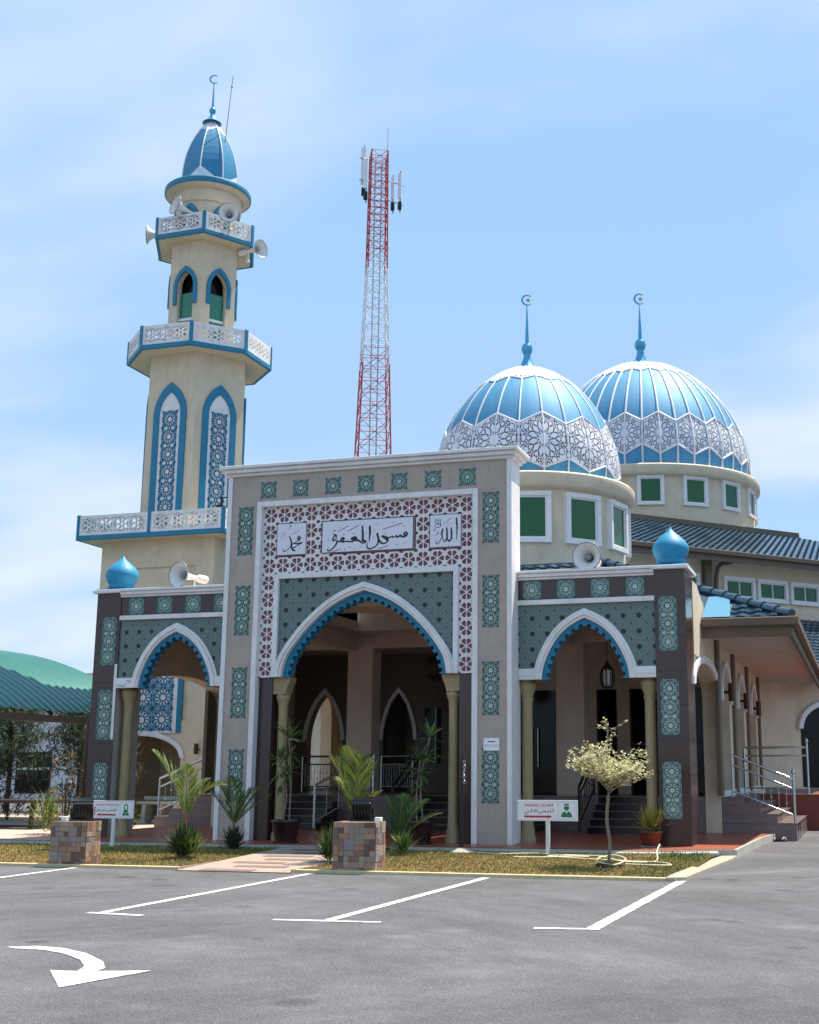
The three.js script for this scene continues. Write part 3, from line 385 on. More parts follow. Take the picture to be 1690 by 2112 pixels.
// ---------------------------------------------------------------- side bays, pillars, ceiling, floor, stairs
const onionGeo = lathe([[0, 0.8], [0.012, 0.77], [0.035, 0.72], [0.09, 0.66], [0.18, 0.585], [0.27, 0.5], [0.325, 0.4], [0.332, 0.32], [0.3, 0.23], [0.262, 0.17], [0.25, 0.145], [0.262, 0.13], [0.272, 0.0], [0, 0]].reverse(), 36);
{
  const T = thing('portico', 'open porch with dark tiled pillars, scalloped side arches and blue onion finials', 'porch');
  const ZF = -0.4;
  for (const s of [-1, 1]) {
    const X = (x) => s * x;
    const arch = (a, h, n = 20) => archPts(X(4.12), a, 3.02, h, ARCH2, n);
    const o = arch(0.9, 1.23), wall = s > 0 ? [[2.87, 3.22], [2.87, 4.38], [5.4, 4.38], [5.4, 3.22]] : [[-5.4, 3.22], [-5.4, 4.38], [-2.87, 4.38], [-2.87, 3.22]];
    const cut = o.filter((p) => p[1] > 3.22), xs = cut[0][0], xe = cut[cut.length - 1][0];
    const lo = Math.min(wall[0][0], wall[3][0]), hi = Math.max(wall[0][0], wall[3][0]);
    mesh('green_spandrel', [ext(shapeOf([[hi, 3.2], [hi, 4.38], [lo, 4.38], [lo, 3.2], [xe, 3.2], ...cut.slice().reverse(), [xs, 3.2]]), ZF - 0.1, ZF - 0.03)], MT.greenTile, T);
    const op = arch(0.79, 1.085), back = [[hi, 3.02], [hi, 4.9], [lo, 4.9], [lo, 3.02], ...op.slice().reverse()];
    mesh('bay_wall', [ext(shapeOf(back), ZF - 0.42, ZF - 0.1)], MT.render, T);
    for (const [a, h, b, k, z] of [[0.96, 1.27, 0.9, 1.215, 0.0], [0.9, 1.215, 0.84, 1.15, 0.035], [0.84, 1.15, 0.8, 1.095, 0.01]]) mesh('arch_moulding', [ext(ringShape(arch(a, h), arch(b, k)), ZF - 0.2, ZF + z, 0.005)], MT.white, T);
    for (const e of [-1, 1]) { const x0 = X(4.12) + e * 0.82, x1 = e * s > 0 ? X(5.4) : X(2.89); mesh('springing_ledge', [rbox(x0, x1, 3.02, 3.22, ZF - 0.2, ZF + 0.02, 0.01), rbox(x0 + e * 0.14, x1, 3.09, 3.13, ZF, ZF + 0.032, 0.005)], MT.white, T); }
    mesh('scalloped_arch', [ext(scallop(X(4.12), 0.68, 3.02, 0.965, ARCH2, 16, 0.043, 0.802, 1.097), ZF - 0.24, ZF - 0.05, 0.004)], MT.blue, T);
    mesh('white_band', [rbox(lo, hi, 4.375, 4.465, ZF - 0.1, ZF + 0.03, 0.008)], MT.white, T);
    mesh('dark_band', [box(lo, hi, 4.465, 4.835, ZF - 0.1, ZF - 0.02)], MT.pillarTile, T);
    for (const x of [3.15, 3.785, 4.42, 5.055]) rosettePanel(T, X(x), 4.65, ZF - 0.015, 0.325, 1, 0.33, true);
    mesh('cornice', [rbox(lo, hi, 4.835, 4.88, ZF - 0.3, ZF + 0.03, 0.01), rbox(lo, hi, 4.88, 4.95, ZF - 0.3, ZF + 0.07, 0.015), rbox(lo, hi, 4.95, 5.0, ZF - 0.3, ZF + 0.1, 0.01)], MT.white, T);
    mesh('pillar_cap', [rbox(X(5.36), X(6.02), 4.93, 5.0, -1.45, ZF + 0.09, 0.012)], MT.white, T);
    // pillar clad with tiles
    const x0 = Math.min(X(5.4), X(5.95)), x1 = Math.max(X(5.4), X(5.95));
    mesh('pillar_core', [box(x0 + 0.02, x1 - 0.02, 0.15, 4.93, -1.33, ZF - 0.02)], MT.concrete, T);
    const hs = 4.78 / 8; for (let k = 0; k < 8; k++) { const y0 = 0.15 + k * hs; mesh('pillar_tile', [rbox(x0, x1, y0 + 0.0015, y0 + hs - 0.0015, ZF - 0.02, ZF, 0.003)], MT.pillarTile, T); mesh('pillar_tile', [rbox(s > 0 ? x1 - 0.02 : x0, s > 0 ? x1 : x0 + 0.02, y0 + 0.0015, y0 + hs - 0.0015, -1.35, ZF - 0.021, 0.003)], MT.pillarTile, T); }
    for (const y0 of [3.48, 2.02, 0.6]) rosettePanel(T, X(5.63), y0 + 0.16, ZF + 0.004, 0.315, 3, 0.32, true);
    if (s < 0) { const ml = mesh('ledge_mark', [box(-5.36, -5.0, 3.03, 3.2, ZF + 0.021, ZF + 0.024)], MT.white, T); printFace('ledge_print', 0.36, 0.17, canvasTex(256, 120, (c) => { c.fillStyle = '#e4e5ea'; c.fillRect(0, 0, 256, 120); c.fillStyle = '#55565c'; c.font = 'italic bold 46px sans-serif'; c.fillText('PSS', 140, 50); c.fillRect(10, 56, 232, 4); c.font = 'bold 24px sans-serif'; c.fillRect(12, 92, 120, 12); }), ml, -5.18, 3.115, ZF + 0.0255); }
    if (s < 0) mesh('bare_patch', [box(-5.46, -5.4, 2.02, 3.5, ZF - 0.01, ZF + 0.006)], MT.white, T);
    const on = place('onion_finial', onionGeo, MT.onion, T, X(5.66), 5.0, -0.78); mesh('finial_base', [rbox(-0.36, 0.36, -0.001, 0.03, -0.36, 0.36, 0.01)], MT.blue, on);
    // slim columns under the side arch
    for (const cx of [2.99, 5.24]) mesh('column', [lathe([[0.15, 0], [0.15, 0.1], [0.13, 0.12], [0.12, 0.26], [0.1, 0.34], [0.095, 2.5], [0.115, 2.54], [0.1, 2.58], [0.14, 2.68], [0.16, 2.76], [0.16, 2.87], [0, 2.87]], 18).translate(X(cx), 0.15, ZF - 0.25)], MT.column, T);
    // side wall: open arch, then blind arches between pilasters, one on the left opened for light
    const zs = (z) => -z; const holes = [archPts(3.42, 2.03, 2.95, 0.52, [[1, 0], [0.96, 0.28], [0.83, 0.56], [0.6, 0.8], [0.3, 0.95], [0, 1]])]; holes[0].push([5.45 - 4.06, 0.1]); holes[0].push([5.45, 0.1]);
    const H0 = [[1.4, 0.15], [1.4, 4.6], [18, 4.6], [18, 0.15], [5.45, 0.15], ...holes[0].slice(0, -2), [1.39, 0.15]];
    const round = [[1, 0], [0.95, 0.31], [0.81, 0.59], [0.59, 0.81], [0.31, 0.95], [0, 1]];
    const nz = [6.9, 10.6, 14.4], nh = nz.map((c) => [[c + 0.95, 0.95], ...archPts(c, 0.95, 2.9, 0.8, round), [c - 0.95, 0.95]]);
    const wallG = ext(shapeOf(H0, nh.map((h) => h.slice())), 0, 0.33).rotateY(Math.PI / 2);                  // local x -> -z, extruded along +x
    mesh('side_wall', [wallG.translate(s > 0 ? 5.59 : -5.92, 0, 0)], MT.cream, T);
    for (const c of nz) { if (s > 0 || c !== 10.6) mesh('niche_back', [box(X(5.6), X(5.66), 0.95, 3.8, -c - 1.0, -c + 1.0)], MT.render, T); mesh('niche_moulding', [ext(ringShape(archPts(c, 1.06, 2.9, 0.91, round), archPts(c, 0.95, 2.9, 0.8, round)), 0, 0.1, 0.01).rotateY(Math.PI / 2).translate(s > 0 ? 5.9 : -6.0, 0, 0)], MT.white, T); if (s > 0 || c !== 10.6) mesh('niche_window', [box(X(5.655), X(5.68), 1.0, 2.85, -c - 0.72, -c + 0.72)], MT.glassDark, T); }  // left middle niche has no back, added opening that lights the corridor
    mesh('arch_moulding', [ext(ringShape(archPts(3.42, 2.2, 2.95, 0.68, round), archPts(3.42, 2.03, 2.95, 0.52, round)), 0, 0.14, 0.02).rotateY(Math.PI / 2).translate(s > 0 ? 5.84 : -5.98, 0, 0)], MT.white, T);
    for (const z of [5.25, 8.7, 12.45, 16.2]) mesh('pilaster', [rbox(X(5.9), X(5.99), 0.9, 4.24, -z - 0.22, -z + 0.22, 0.01)], MT.brown, T);
    mesh('plinth', [box(X(5.92), X(5.955), 0.88, 1.0, -17.8, -5.48)], MT.white, T);
    mesh('parapet', [ext(shapeOf([[1.35, 3.5], [1.35, 4.86], [2.0, 4.86], [3.1, 4.55], [3.1, 3.5]]), 0, 0.22).rotateY(Math.PI / 2).translate(s > 0 ? 5.74 : -5.96, 0, 0)], MT.cream, T);
  }
  // porch roof slab with a coffer
  mesh('ceiling', [box(-5.9, -2.0, 4.5, 4.72, -5.6, -0.8), box(2.0, 5.9, 4.5, 4.72, -5.6, -0.8), box(-2.0, 2.0, 4.9, 5.1, -5.6, -0.55), box(-2.0, 2.0, 4.5, 4.9, -5.6, -4.6), box(-2.0, 2.0, 4.5, 4.9, -1.5, -0.55), box(-5.9, 5.9, 4.2, 4.5, -5.75, -5.5), box(2.4, 2.75, 4.15, 4.5, -5.6, -0.8), box(-2.75, -2.4, 4.15, 4.5, -5.6, -0.8)], MT.soffit, T);
  mesh('coffer', [box(-1.2, 1.2, 4.86, 4.9, -4.0, -2.0)], MT.wood, T);
  mesh('coffer_rim', [box(-1.35, 1.35, 4.84, 4.9, -4.15, -4.0), box(-1.35, 1.35, 4.84, 4.9, -2.0, -1.85), box(-1.35, -1.2, 4.84, 4.9, -4.0, -2.0), box(1.2, 1.35, 4.84, 4.9, -4.0, -2.0)], MT.soffit, T);
  for (const x of [-2.3, 2.68]) mesh('square_column', [rbox(x - 0.31, x + 0.31, 0.88, 4.5, -6.1, -5.55, 0.012)], MT.soffit, T);
  // raised lobby floor and stairs
  mesh('lobby_floor', [box(-5.6, 5.6, 0.15, 0.88, -17.6, -5.49)], MT.stepTile, T);
  for (const [x0, x1] of [[-4.9, -2.75], [-0.75, 2.1], [3.3, 4.55]]) for (let k = 0; k < 5; k++) { const z = -5.49 + 0.3 * (4 - k), y = 0.15 + 0.146 * (k + 1) - 0.001; mesh('stair_riser', [box(x0, x1, y - 0.146, y - 0.018, -5.48, z)], MT.blackTile, T); mesh('stair_tread', [rbox(x0, x1, y - 0.018, y, -5.48, z + 0.015, 0.005)], MT.stepTile, T); }
  // lobby back wall with openings, inner walls
  const og = (cx, a, y0, h) => [[cx + a, 0.88], ...archPts(cx, a, y0, h, OGIVE), [cx - a, 0.88]];
  mesh('lobby_wall', [ext(shapeOf(rectP(-5.6, 2.2, 0.88, 4.5), [og(-4.72, 0.5, 2.2, 1.2), og(-2.65, 0.42, 2.2, 1.2)]), -9.4, -9.1)], MT.brownWall, T);
  for (const [cx, a, h] of [[-4.72, 0.5, 1.2], [-2.65, 0.42, 1.2]]) mesh('arch_moulding', [ext(ringShape(archPts(cx, a + 0.1, 2.2, h + 0.15, OGIVE), archPts(cx, a, 2.2, h, OGIVE)), -9.1, -9.03, 0.01)], MT.white, T);
  mesh('lobby_wall', [box(0.6, 5.6, 3.3, 4.5, -7.9, -7.7), box(0.6, 0.75, 0.88, 3.3, -7.9, -7.7), box(1.85, 2.83, 0.88, 3.3, -7.9, -7.7), box(3.32, 3.62, 0.88, 3.3, -7.9, -7.7), box(4.4, 4.6, 0.88, 3.3, -7.9, -7.7), box(5.4, 5.6, 0.88, 3.3, -7.9, -7.7), box(0.6, 0.75, 0.88, 4.5, -9.4, -7.9)], MT.render, T);
  for (const [x0, x1] of [[0.75, 1.85], [2.83, 3.32], [3.62, 4.4], [4.6, 5.4]]) { const d = mesh('glass_door', [box(x0, x1, 0.9, 3.3, -7.82, -7.79)], MT.glassDark, T); mesh('door_frame', [box(x0, x0 + 0.04, 0.9, 3.3, -7.79, -7.75), box(x1 - 0.04, x1, 0.9, 3.3, -7.79, -7.75), box(x0, x1, 2.0, 2.05, -7.79, -7.76)], MT.darkMetal, d); }
  mesh('door_handle', [bar(V(1.25, 1.5, -7.72), V(1.25, 2.4, -7.72), 0.018), bar(V(1.4, 1.5, -7.72), V(1.4, 2.4, -7.72), 0.018)], MT.steel, T);
  mesh('inner_wall', [box(-5.6, 5.6, 0.88, 4.5, -12.2, -12.0), box(-3.75, -3.5, 0.88, 4.5, -12, -9.4)], MT.cream, T);
  for (const x of [-1.72, -0.4]) { const w = mesh('tall_window', [box(x - 0.22, x + 0.22, 1.6, 3.0, -9.1, -9.07)], MT.glassDark, T); mesh('window_bar', [box(x + 0.08, x + 0.1, 1.6, 3.0, -9.07, -9.05)], MT.frame, w); }
  mesh('lobby_ceiling', [box(-5.6, 5.6, 4.4, 4.55, -17.6, -5.6)], MT.soffit, T);
}
// handrails inside the porch
function railing(name, label, a, b, opt = {}) {                         // a, b: feet of the end posts; a > parts
  const T = thing(name, label, 'railing'), h = opt.h || 0.9, n = opt.n || 8, U = V(0, 1, 0), m = opt.mat || MT.steel;
  const A = a.clone().addScaledVector(U, h), B = b.clone().addScaledVector(U, h), A2 = a.clone().addScaledVector(U, h - 0.2), B2 = b.clone().addScaledVector(U, h - 0.2), A3 = a.clone().addScaledVector(U, 0.14), B3 = b.clone().addScaledVector(U, 0.14);
  mesh('top_rail', [bar(A, B, 0.028, 10)], m, T); mesh('middle_rail', [bar(A2, B2, 0.02, 8)], m, T); mesh('bottom_rail', [bar(A3, B3, 0.02, 8)], m, T);
  for (const [p, big] of [[a, opt.knobA], [b, opt.knobB]]) { const hh = h + (big ? 0.1 : 0); mesh('post', [bar(p, p.clone().addScaledVector(U, hh), 0.03, 10), ...(big ? [lathe([[0, 0], [0.04, 0.01], [0.045, 0.05], [0.03, 0.09], [0, 0.13]], 12).translate(p.x, p.y + hh, p.z)] : [])], m, T); }
  for (let k = 1; k < n; k++) { const t = k / n, p = A3.clone().lerp(B3, t), q = A2.clone().lerp(B2, t), mid = p.clone().lerp(q, k % 2 ? 0.35 : 0.62); mesh('baluster', [bar(p, q, 0.007, 5), new THREE.OctahedronGeometry(0.026).translate(mid.x, mid.y, mid.z)], m, T); }
  return T;
}
railing('porch_railing', 'steel stair railing sloping up behind the grey portal toward lobby', V(-2.7, 0.2, -4.1), V(-1.9, 0.9, -5.5), { n: 5 });
railing('porch_railing', 'dark steel stair railing beside the square lobby column', V(-0.85, 0.2, -4.0), V(-0.85, 0.9, -5.5), { n: 5, mat: MT.darkMetal });
railing('porch_railing', 'dark scrolled stair railing behind the tree with pale leaves', V(3.2, 0.2, -4.0), V(3.2, 0.9, -5.5), { n: 6, mat: MT.darkMetal });
railing('lobby_balustrade', 'low steel balustrade across the pointed opening past the square column', V(-3.05, 0.88, -8.95), V(-2.2, 0.88, -8.95), { n: 12 });
railing('lobby_balustrade', 'low steel balustrade across the lobby opening beyond the stairs', V(-5.25, 0.88, -8.95), V(-4.2, 0.88, -8.95), { n: 12 });

// side stairs (right one in view, left one behind the portal)
for (const s of [1, -1]) {
  const T = thing('side_staircase', s > 0 ? 'tiled side staircase with steel handrail rising to the hall' : 'tiled side staircase rising beside the minaret', 'stairs');
  const X = (x) => s * x;
  [[7.43, 0, 0.36], [7.05, 0.36, 0.54], [6.71, 0.54, 0.72], [6.36, 0.72, 0.88]].forEach(([x, y0, y1], k) => {
    mesh('step', [box(X(5.93), X(x), y0, y1 - 0.022, -10.4 - k * 0.001, -5.49 + k * 0.001)], MT.stepTile, T);
    mesh('tread', [rbox(X(5.93), X(x + 0.012), y1 - 0.022, y1, -10.41, -5.475, 0.005)], MT.stepTile, T);
    for (let z = 0; z < 4; z++) if (z % 2) mesh('dark_tile', [box(X(x + 0.001), X(x + 0.005), y0 + 0.004, y1 - 0.026, -5.6 - z * 0.35, -5.6 - (z + 1) * 0.35)], MT.pillarTile, T);
  });
}
railing('stair_railing', 'shiny steel handrail with diamond balusters on the tiled side stairs', V(7.4, 0.36, -5.6), V(6.15, 0.86, -5.6), { n: 8, h: 0.88, knobA: true });
railing('stair_railing', 'steel handrail of the staircase beside the minaret', V(-7.4, 0.36, -5.6), V(-6.15, 0.86, -5.6), { n: 8, h: 0.88 });
railing('terrace_railing', 'steel terrace railing on the terracotta wall', V(7.5, 0.86, -10.5), V(5.98, 0.86, -10.5), { n: 3, h: 1.12, knobA: true });
tag(mesh('terracotta_wall', [rbox(5.95, 12, 0, 0.86, -10.75, -10.42, 0.01), box(7.5, 12, 0, 0.84, -16, -10.75)], MT.maroonWall), 'low terracotta wall behind the side staircase', 'wall');

// ---------------------------------------------------------------- roof tiles
const tileGeo = (() => { const w = 0.3, L = 0.36, n = 8, pos = [], P = (i, t) => { const u = i / n; return [u * w, 0.018 + 0.017 * Math.sin(u * 2 * Math.PI) + (1 - t) * 0.042, t * L]; }; const q = (a, b, c, d) => pos.push(...a, ...b, ...c, ...a, ...c, ...d); for (let i = 0; i < n; i++) { const a = P(i, 0), b = P(i + 1, 0), c = P(i + 1, 1), d = P(i, 1); q(a, d, c, b); const e = [a[0], a[1] - 0.03, a[2]], f = [b[0], b[1] - 0.03, b[2]]; q(e, a, b, f); } const g = new THREE.BufferGeometry(); g.setAttribute('position', new THREE.Float32BufferAttribute(pos, 3)); g.computeVertexNormals(); return triUV(g); })();
// O: eave start; U: along the eave; S: up the slope; range(course distance) -> [from, to] along U
function tileSlope(parent, O, U, S, len, range, individual, from = 0) {
  const N = S.clone().cross(U).normalize(), flip = N.y < 0; if (flip) N.negate(); const M4 = new THREE.Matrix4().makeBasis(flip ? U.clone().negate() : U, N, S), list = [], world = new THREE.Vector3(); parent.updateMatrixWorld(true);
  for (let d = 0; d < len - 0.05; d += 0.31) { const [a, b] = range(d), o = (Math.round(d / 0.31) % 2) * 0; for (let u = a + o; u + 0.29 < b; u += 0.3) { const p = O.clone().addScaledVector(U, flip ? u + 0.3 : u).addScaledVector(S, d).addScaledVector(N, rr(0, 0.004)); list.push([p, world.copy(p).applyMatrix4(parent.matrixWorld).distanceTo(CAM)]); } }
  list.sort((x, y) => x[1] - y[1]); const rest = [];
  list.forEach(([p], i) => { if (i < individual) { const m = new THREE.Mesh(tileGeo, rnd() < 0.5 ? MT.roofTile : MT.roofTile2); m.name = 'roof_tile'; m.castShadow = m.receiveShadow = true; m.quaternion.setFromRotationMatrix(M4); m.position.copy(p); parent.add(m); } else rest.push(tileGeo.clone().applyMatrix4(M4.clone().setPosition(p))); });
  if (rest.length) { const m = mesh('roof_tiles', [mergeGeometries(rest)], MT.roofTile, parent, true); m.userData.kind = 'stuff'; }
}
const slopePlane = (a, b, c, d) => { const g = new THREE.BufferGeometry(); g.setAttribute('position', new THREE.Float32BufferAttribute([a, b, c, a, c, d].flatMap((p) => [p.x, p.y, p.z]), 3)); g.computeVertexNormals(); return g; };
// roof over the lobby: hipped, with gutters
{
  const T = thing('lobby_roof', 'blue tiled hip roof with brown gutters over the side entrance', 'roof');
  const E = 7.67, zf = -2.5, zb = -19, ye = 4.24, K = 0.43, run = 4.6, yt = ye + run * K, zt = zf - run, xt = E - run;
  const EL = 6.0, a = V(-EL, ye, zf), b = V(E, ye, zf), c = V(xt, yt, zt), d = V(-xt, yt, zt), e = V(E, ye, zb), f2 = V(xt, yt, zb), g2 = V(-EL, ye, zb), h2 = V(-xt, yt, zb);
  mesh('roof_deck', [slopePlane(V(5.95, ye, zf), b, V(xt, yt, zt), V(5.95, ye + K * 2.05, zf - 2.05)), slopePlane(V(-EL, ye + K * 2.05, zf - 2.05), V(5.95, ye + K * 2.05, zf - 2.05), c, d), slopePlane(b, e, f2, c), slopePlane(g2, a, d, h2), box(-xt, xt, yt - 0.2, yt + 0.05, zb, zt)], std(0x28506b, { roughness: 0.6, side: THREE.DoubleSide }), T);
  const L = Math.hypot(run, run * K), S = V(0, run * K, -run).normalize();
  tileSlope(T, V(-E, ye, zf), V(1, 0, 0), S, L, (q) => { const t = q / L * run; return t >= 2.1 ? [0, 0] : [6.5 + E, 2 * E - t - 0.05]; }, 80);              // right of the parapet
  tileSlope(T, V(-E, ye, zf), V(1, 0, 0), S, L, (q) => { const t = q / L * run; return t < 2.1 ? [0, 0] : [1.9, 2 * E - t - 0.05]; }, 0);
  tileSlope(T, V(E, ye, zb), V(0, 0, 1), V(-run, run * K, 0).normalize(), L, (q) => [0, zf - zb - q / L * run - 0.1], 0);
  mesh('flashing', [(() => { const k = 1.35, P = (x, q) => V(x, ye + q * K + 0.06, zf - q); return join([slopePlane(P(5.98, 0), P(6.52, 0), P(6.4, k), P(5.98, k))]); })()], phys(0x357a9c, { roughness: 0.45, side: THREE.DoubleSide }), T);
  // hip cap tiles
  for (const s of [1]) for (let k = 0; k < 17; k++) { const t = k / 17, p = V(s * (E - run * t), ye + run * K * t + 0.07, zf - run * t), q = V(s * (E - run * (t + 1.15 / 17)), ye + run * K * (t + 1.15 / 17) + 0.055, zf - run * (t + 1.15 / 17)); mesh('hip_tile', [bar(p, q, 0.1, 10, 0.078)], k % 2 ? MT.roofTile2 : MT.roofTile, T); }
  const gut = (x0, x1, z0, z1) => rbox(x0, x1, ye - 0.14, ye + 0.02, z0, z1, 0.02);
  mesh('gutter', [gut(5.98, E + 0.12, zf, zf + 0.13)], MT.fascia, T); mesh('gutter', [gut(E, E + 0.13, zb, zf)], MT.fascia, T);
  mesh('fascia', [box(5.98, E, ye - 0.34, ye - 0.14, zf - 0.06, zf)], MT.brown, T);
  mesh('fascia', [box(E - 0.06, E, ye - 0.34, ye - 0.14, zb, zf - 0.06)], MT.brown, T);
  mesh('soffit', [box(5.93, E - 0.06, ye - 0.12, ye - 0.09, zb, zf - 0.06)], MT.soffit, T);
}
// ---------------------------------------------------------------- domes
function domePanels(T, R, b, yc, y0, y1, ribs, lev, bandTex, cy) {
  // profile: a slightly pointed half oval
  const r = (y) => R * Math.pow(Math.max(0, 1 - Math.pow(Math.abs(y - yc) / b, 1.85)), 0.6), st = 2 * Math.PI / ribs;
  const P = (a, y, o = 0) => { const q = (r(y) + o); return V(Math.sin(a) * q, y, Math.cos(a) * q); };
  const patch = (a0, a1, ya0, ya1, yb0, yb1, o, uvx) => {                // between two rib angles, from (ya0|ya1) below to (yb0|yb1) above
    const n = 10, m = 3, pos = [], uv = [], put = (p, u, v) => { pos.push(p.x, p.y, p.z); uv.push(u, v); };
    const G = (i, j) => { const u = i / m, v = j / n, a = mix(a0, a1, u), y = mix(mix(ya0, ya1, u), mix(yb0, yb1, u), v); return [P(a, y, o), mix(uvx[0], uvx[1], u), (y - lev.uv0) / (lev.uv1 - lev.uv0)]; };
    for (let i = 0; i < m; i++) for (let j = 0; j < n; j++) for (const [x, y] of [[i, j], [i + 1, j], [i + 1, j + 1], [i, j], [i + 1, j + 1], [i, j + 1]]) put(...G(x, y));
    const g = new THREE.BufferGeometry(); g.setAttribute('position', new THREE.Float32BufferAttribute(pos, 3)); g.setAttribute('uv', new THREE.Float32BufferAttribute(uv, 2));
    const nn = new Float32Array(pos.length); for (let i = 0; i < pos.length; i += 3) { const y = pos[i + 1], k = Math.hypot(pos[i], pos[i + 2]) || 1, sl = (r(y + 0.02) - r(y - 0.02)) / 0.04, l = Math.hypot(1, sl); nn[i] = pos[i] / k / l; nn[i + 1] = -sl / l; nn[i + 2] = pos[i + 2] / k / l; }
    g.setAttribute('normal', new THREE.BufferAttribute(nn, 3)); return g;
  };
  const band = phys(0xffffff, { map: bandTex, roughness: 0.4 }), w = R * 0.0095;
  for (let k = 0; k < ribs; k++) {
    const a0 = k * st + (lev.off || 0), a1 = a0 + st, odd = k % 2, v = (p, q) => odd ? [q, p] : [p, q];          // even ribs carry the peaks
    const [bl0, bl1] = v(lev.lowPeak, lev.lowValley), [bt0, bt1] = v(lev.topPeak, lev.topValley), [c0, c1] = v(lev.capPeak, lev.capValley), ux = odd ? [0.5, 1] : [0, 0.5], ub = odd ? [0, 0.5] : [0.5, 1];
    mesh('base_panel', [patch(a0, a1, y0, y0, bl0, bl1, 0, [0, 1])], MT.dome, T, true);
    mesh('pattern_panel', [patch(a0, a1, bl0, bl1, bt0, bt1, 0.012, ub)], band, T, true);
    mesh('blue_panel', [patch(a0, a1, bt0, bt1, c0, c1, 0, [0, 1])], MT.dome, T, true);
    mesh('cap_panel', [patch(a0, a1, c0, c1, y1, y1, 0.012, [0, 1])], lev.cap, T, true);
    const line = (p, q, yy0, yy1) => { const pts = []; for (let i = 0; i <= 16; i++) { const t = i / 16; pts.push(P(mix(p, q, t), mix(yy0, yy1, t), w * 0.35)); } return tube(pts, w, 16, 5); };
    mesh('rib', [line(a0, a0, y0, y1)], MT.domeWhite, T);
    for (const [p, q] of [[bl0, bl1], [bt0, bt1], [c0, c1]]) mesh('zigzag_trim', [line(a0, a1, p, q)], MT.domeWhite, T);
  }
}
const domeTex = canvasTex(512, 512, (c, w, h) => {                      // one hexagonal panel: a twelve-point star in the middle, half stars at the sides
  c.fillStyle = '#dfe3ee'; c.fillRect(0, 0, w, h); c.strokeStyle = '#23232e'; c.lineWidth = 6.5; c.lineJoin = 'round';
  const poly = (x, y, n, r0, r1, rot = 0) => { c.beginPath(); for (let k = 0; k <= 2 * n; k++) { const r = k % 2 ? r1 : r0, a = rot + k * Math.PI / n; c.lineTo(x + r * Math.cos(a), y + r * Math.sin(a)); } c.stroke(); }, ci = (x, y, r) => { c.beginPath(); c.arc(x, y, r, 0, 7); c.stroke(); };
  const cx = w / 2, cyy = h / 2; poly(cx, cyy, 12, 118, 50);
  for (let k = 0; k < 12; k++) { const a = k * Math.PI / 6; c.beginPath(); const p = (r, o) => [cx + r * Math.cos(a + o), cyy + r * Math.sin(a + o)]; c.moveTo(...p(118, 0)); c.lineTo(...p(165, -0.16)); c.lineTo(...p(182, 0)); c.lineTo(...p(165, 0.16)); c.lineTo(...p(118, 0)); c.stroke(); c.beginPath(); c.moveTo(...p(118, 0)); c.lineTo(...p(168, 0.262)); c.lineTo(...p(118, 0.5236)); c.stroke(); }
  for (let k = 0; k < 12; k++) { const a = (k + 0.5) * Math.PI / 6; poly(cx + 196 * Math.cos(a), cyy + 196 * Math.sin(a), 5, 26, 11, a); ci(cx + 210 * Math.cos(a + 0.262), cyy + 210 * Math.sin(a + 0.262), 30); }
  for (const x of [0, w]) for (const y of [0.12, 0.37, 0.63, 0.88]) { poly(x, y * h, 6, 46, 22); ci(x, (y + 0.125) * h, 26); }
  for (const y of [0.06, 0.94]) for (const x of [0.25, 0.5, 0.75]) ci(x * w, y * h, 24);
});
const capTex = canvasTex(256, 256, (c, w) => { c.fillStyle = '#d3d8e4'; c.fillRect(0, 0, w, w); c.strokeStyle = '#3a3a48'; c.lineWidth = 7; for (let k = 0; k < 3; k++) { c.beginPath(); c.arc(40 + k * 88, 90, 30, 0, 7); c.stroke(); c.beginPath(); c.moveTo(20 + k * 80, 170); c.lineTo(60 + k * 80, 130); c.lineTo(96 + k * 80, 172); c.stroke(); } });
const crescentShape = (() => { const o = [], i = []; for (let k = 0; k <= 24; k++) { const a = 0.75 + k / 24 * (2 * Math.PI - 1.5) ; o.push([Math.cos(a), Math.sin(a)]); } for (let k = 0; k <= 24; k++) { const a = 0.95 + k / 24 * (2 * Math.PI - 1.9); i.push([0.13 + 0.8 * Math.cos(a), 0.8 * Math.sin(a)]); } return shapeOf([...o, ...i.reverse()]); })();
const starShape = shapeOf(Array.from({ length: 10 }, (_, k) => { const r = k % 2 ? 0.2 : 0.5, a = Math.PI / 2 + k * Math.PI / 5; return [0.2 + r * Math.cos(a), r * Math.sin(a)]; }));
function finial(T, y0, rb, ball, spike, cres, star, x = 0, z = 0, turn = 0.4) {
  mesh('finial', [lathe([[rb, 0], [rb * 0.72, 0.12 * (ball - y0) / 0.64], [rb * 0.42, 0.3 * (ball - y0) / 0.64], [rb * 0.24, 0.5 * (ball - y0) / 0.64], [rb * 0.2, ball - y0 - 0.02], [rb * 0.26, ball - y0], [rb * 0.36, ball - y0 + rb * 0.28], [rb * 0.28, ball - y0 + rb * 0.56], [rb * 0.13, ball - y0 + rb * 0.66], [rb * 0.09, (ball - y0) + (spike - ball) * 0.5], [0.012, spike - y0]], 24).translate(x, y0, z)], MT.finial, T);
  const r = (cres - spike) / 2; mesh('crescent', [ext(crescentShape, -0.06, 0.06).scale(r, r, r).rotateY(turn).translate(x, spike + r * 0.98, z)], MT.finial, T);
  if (star) mesh('star', [ext(starShape, -0.05, 0.05).scale(r, r, r).rotateY(turn).translate(x, spike + r * 0.98, z)], MT.gold, T);
}
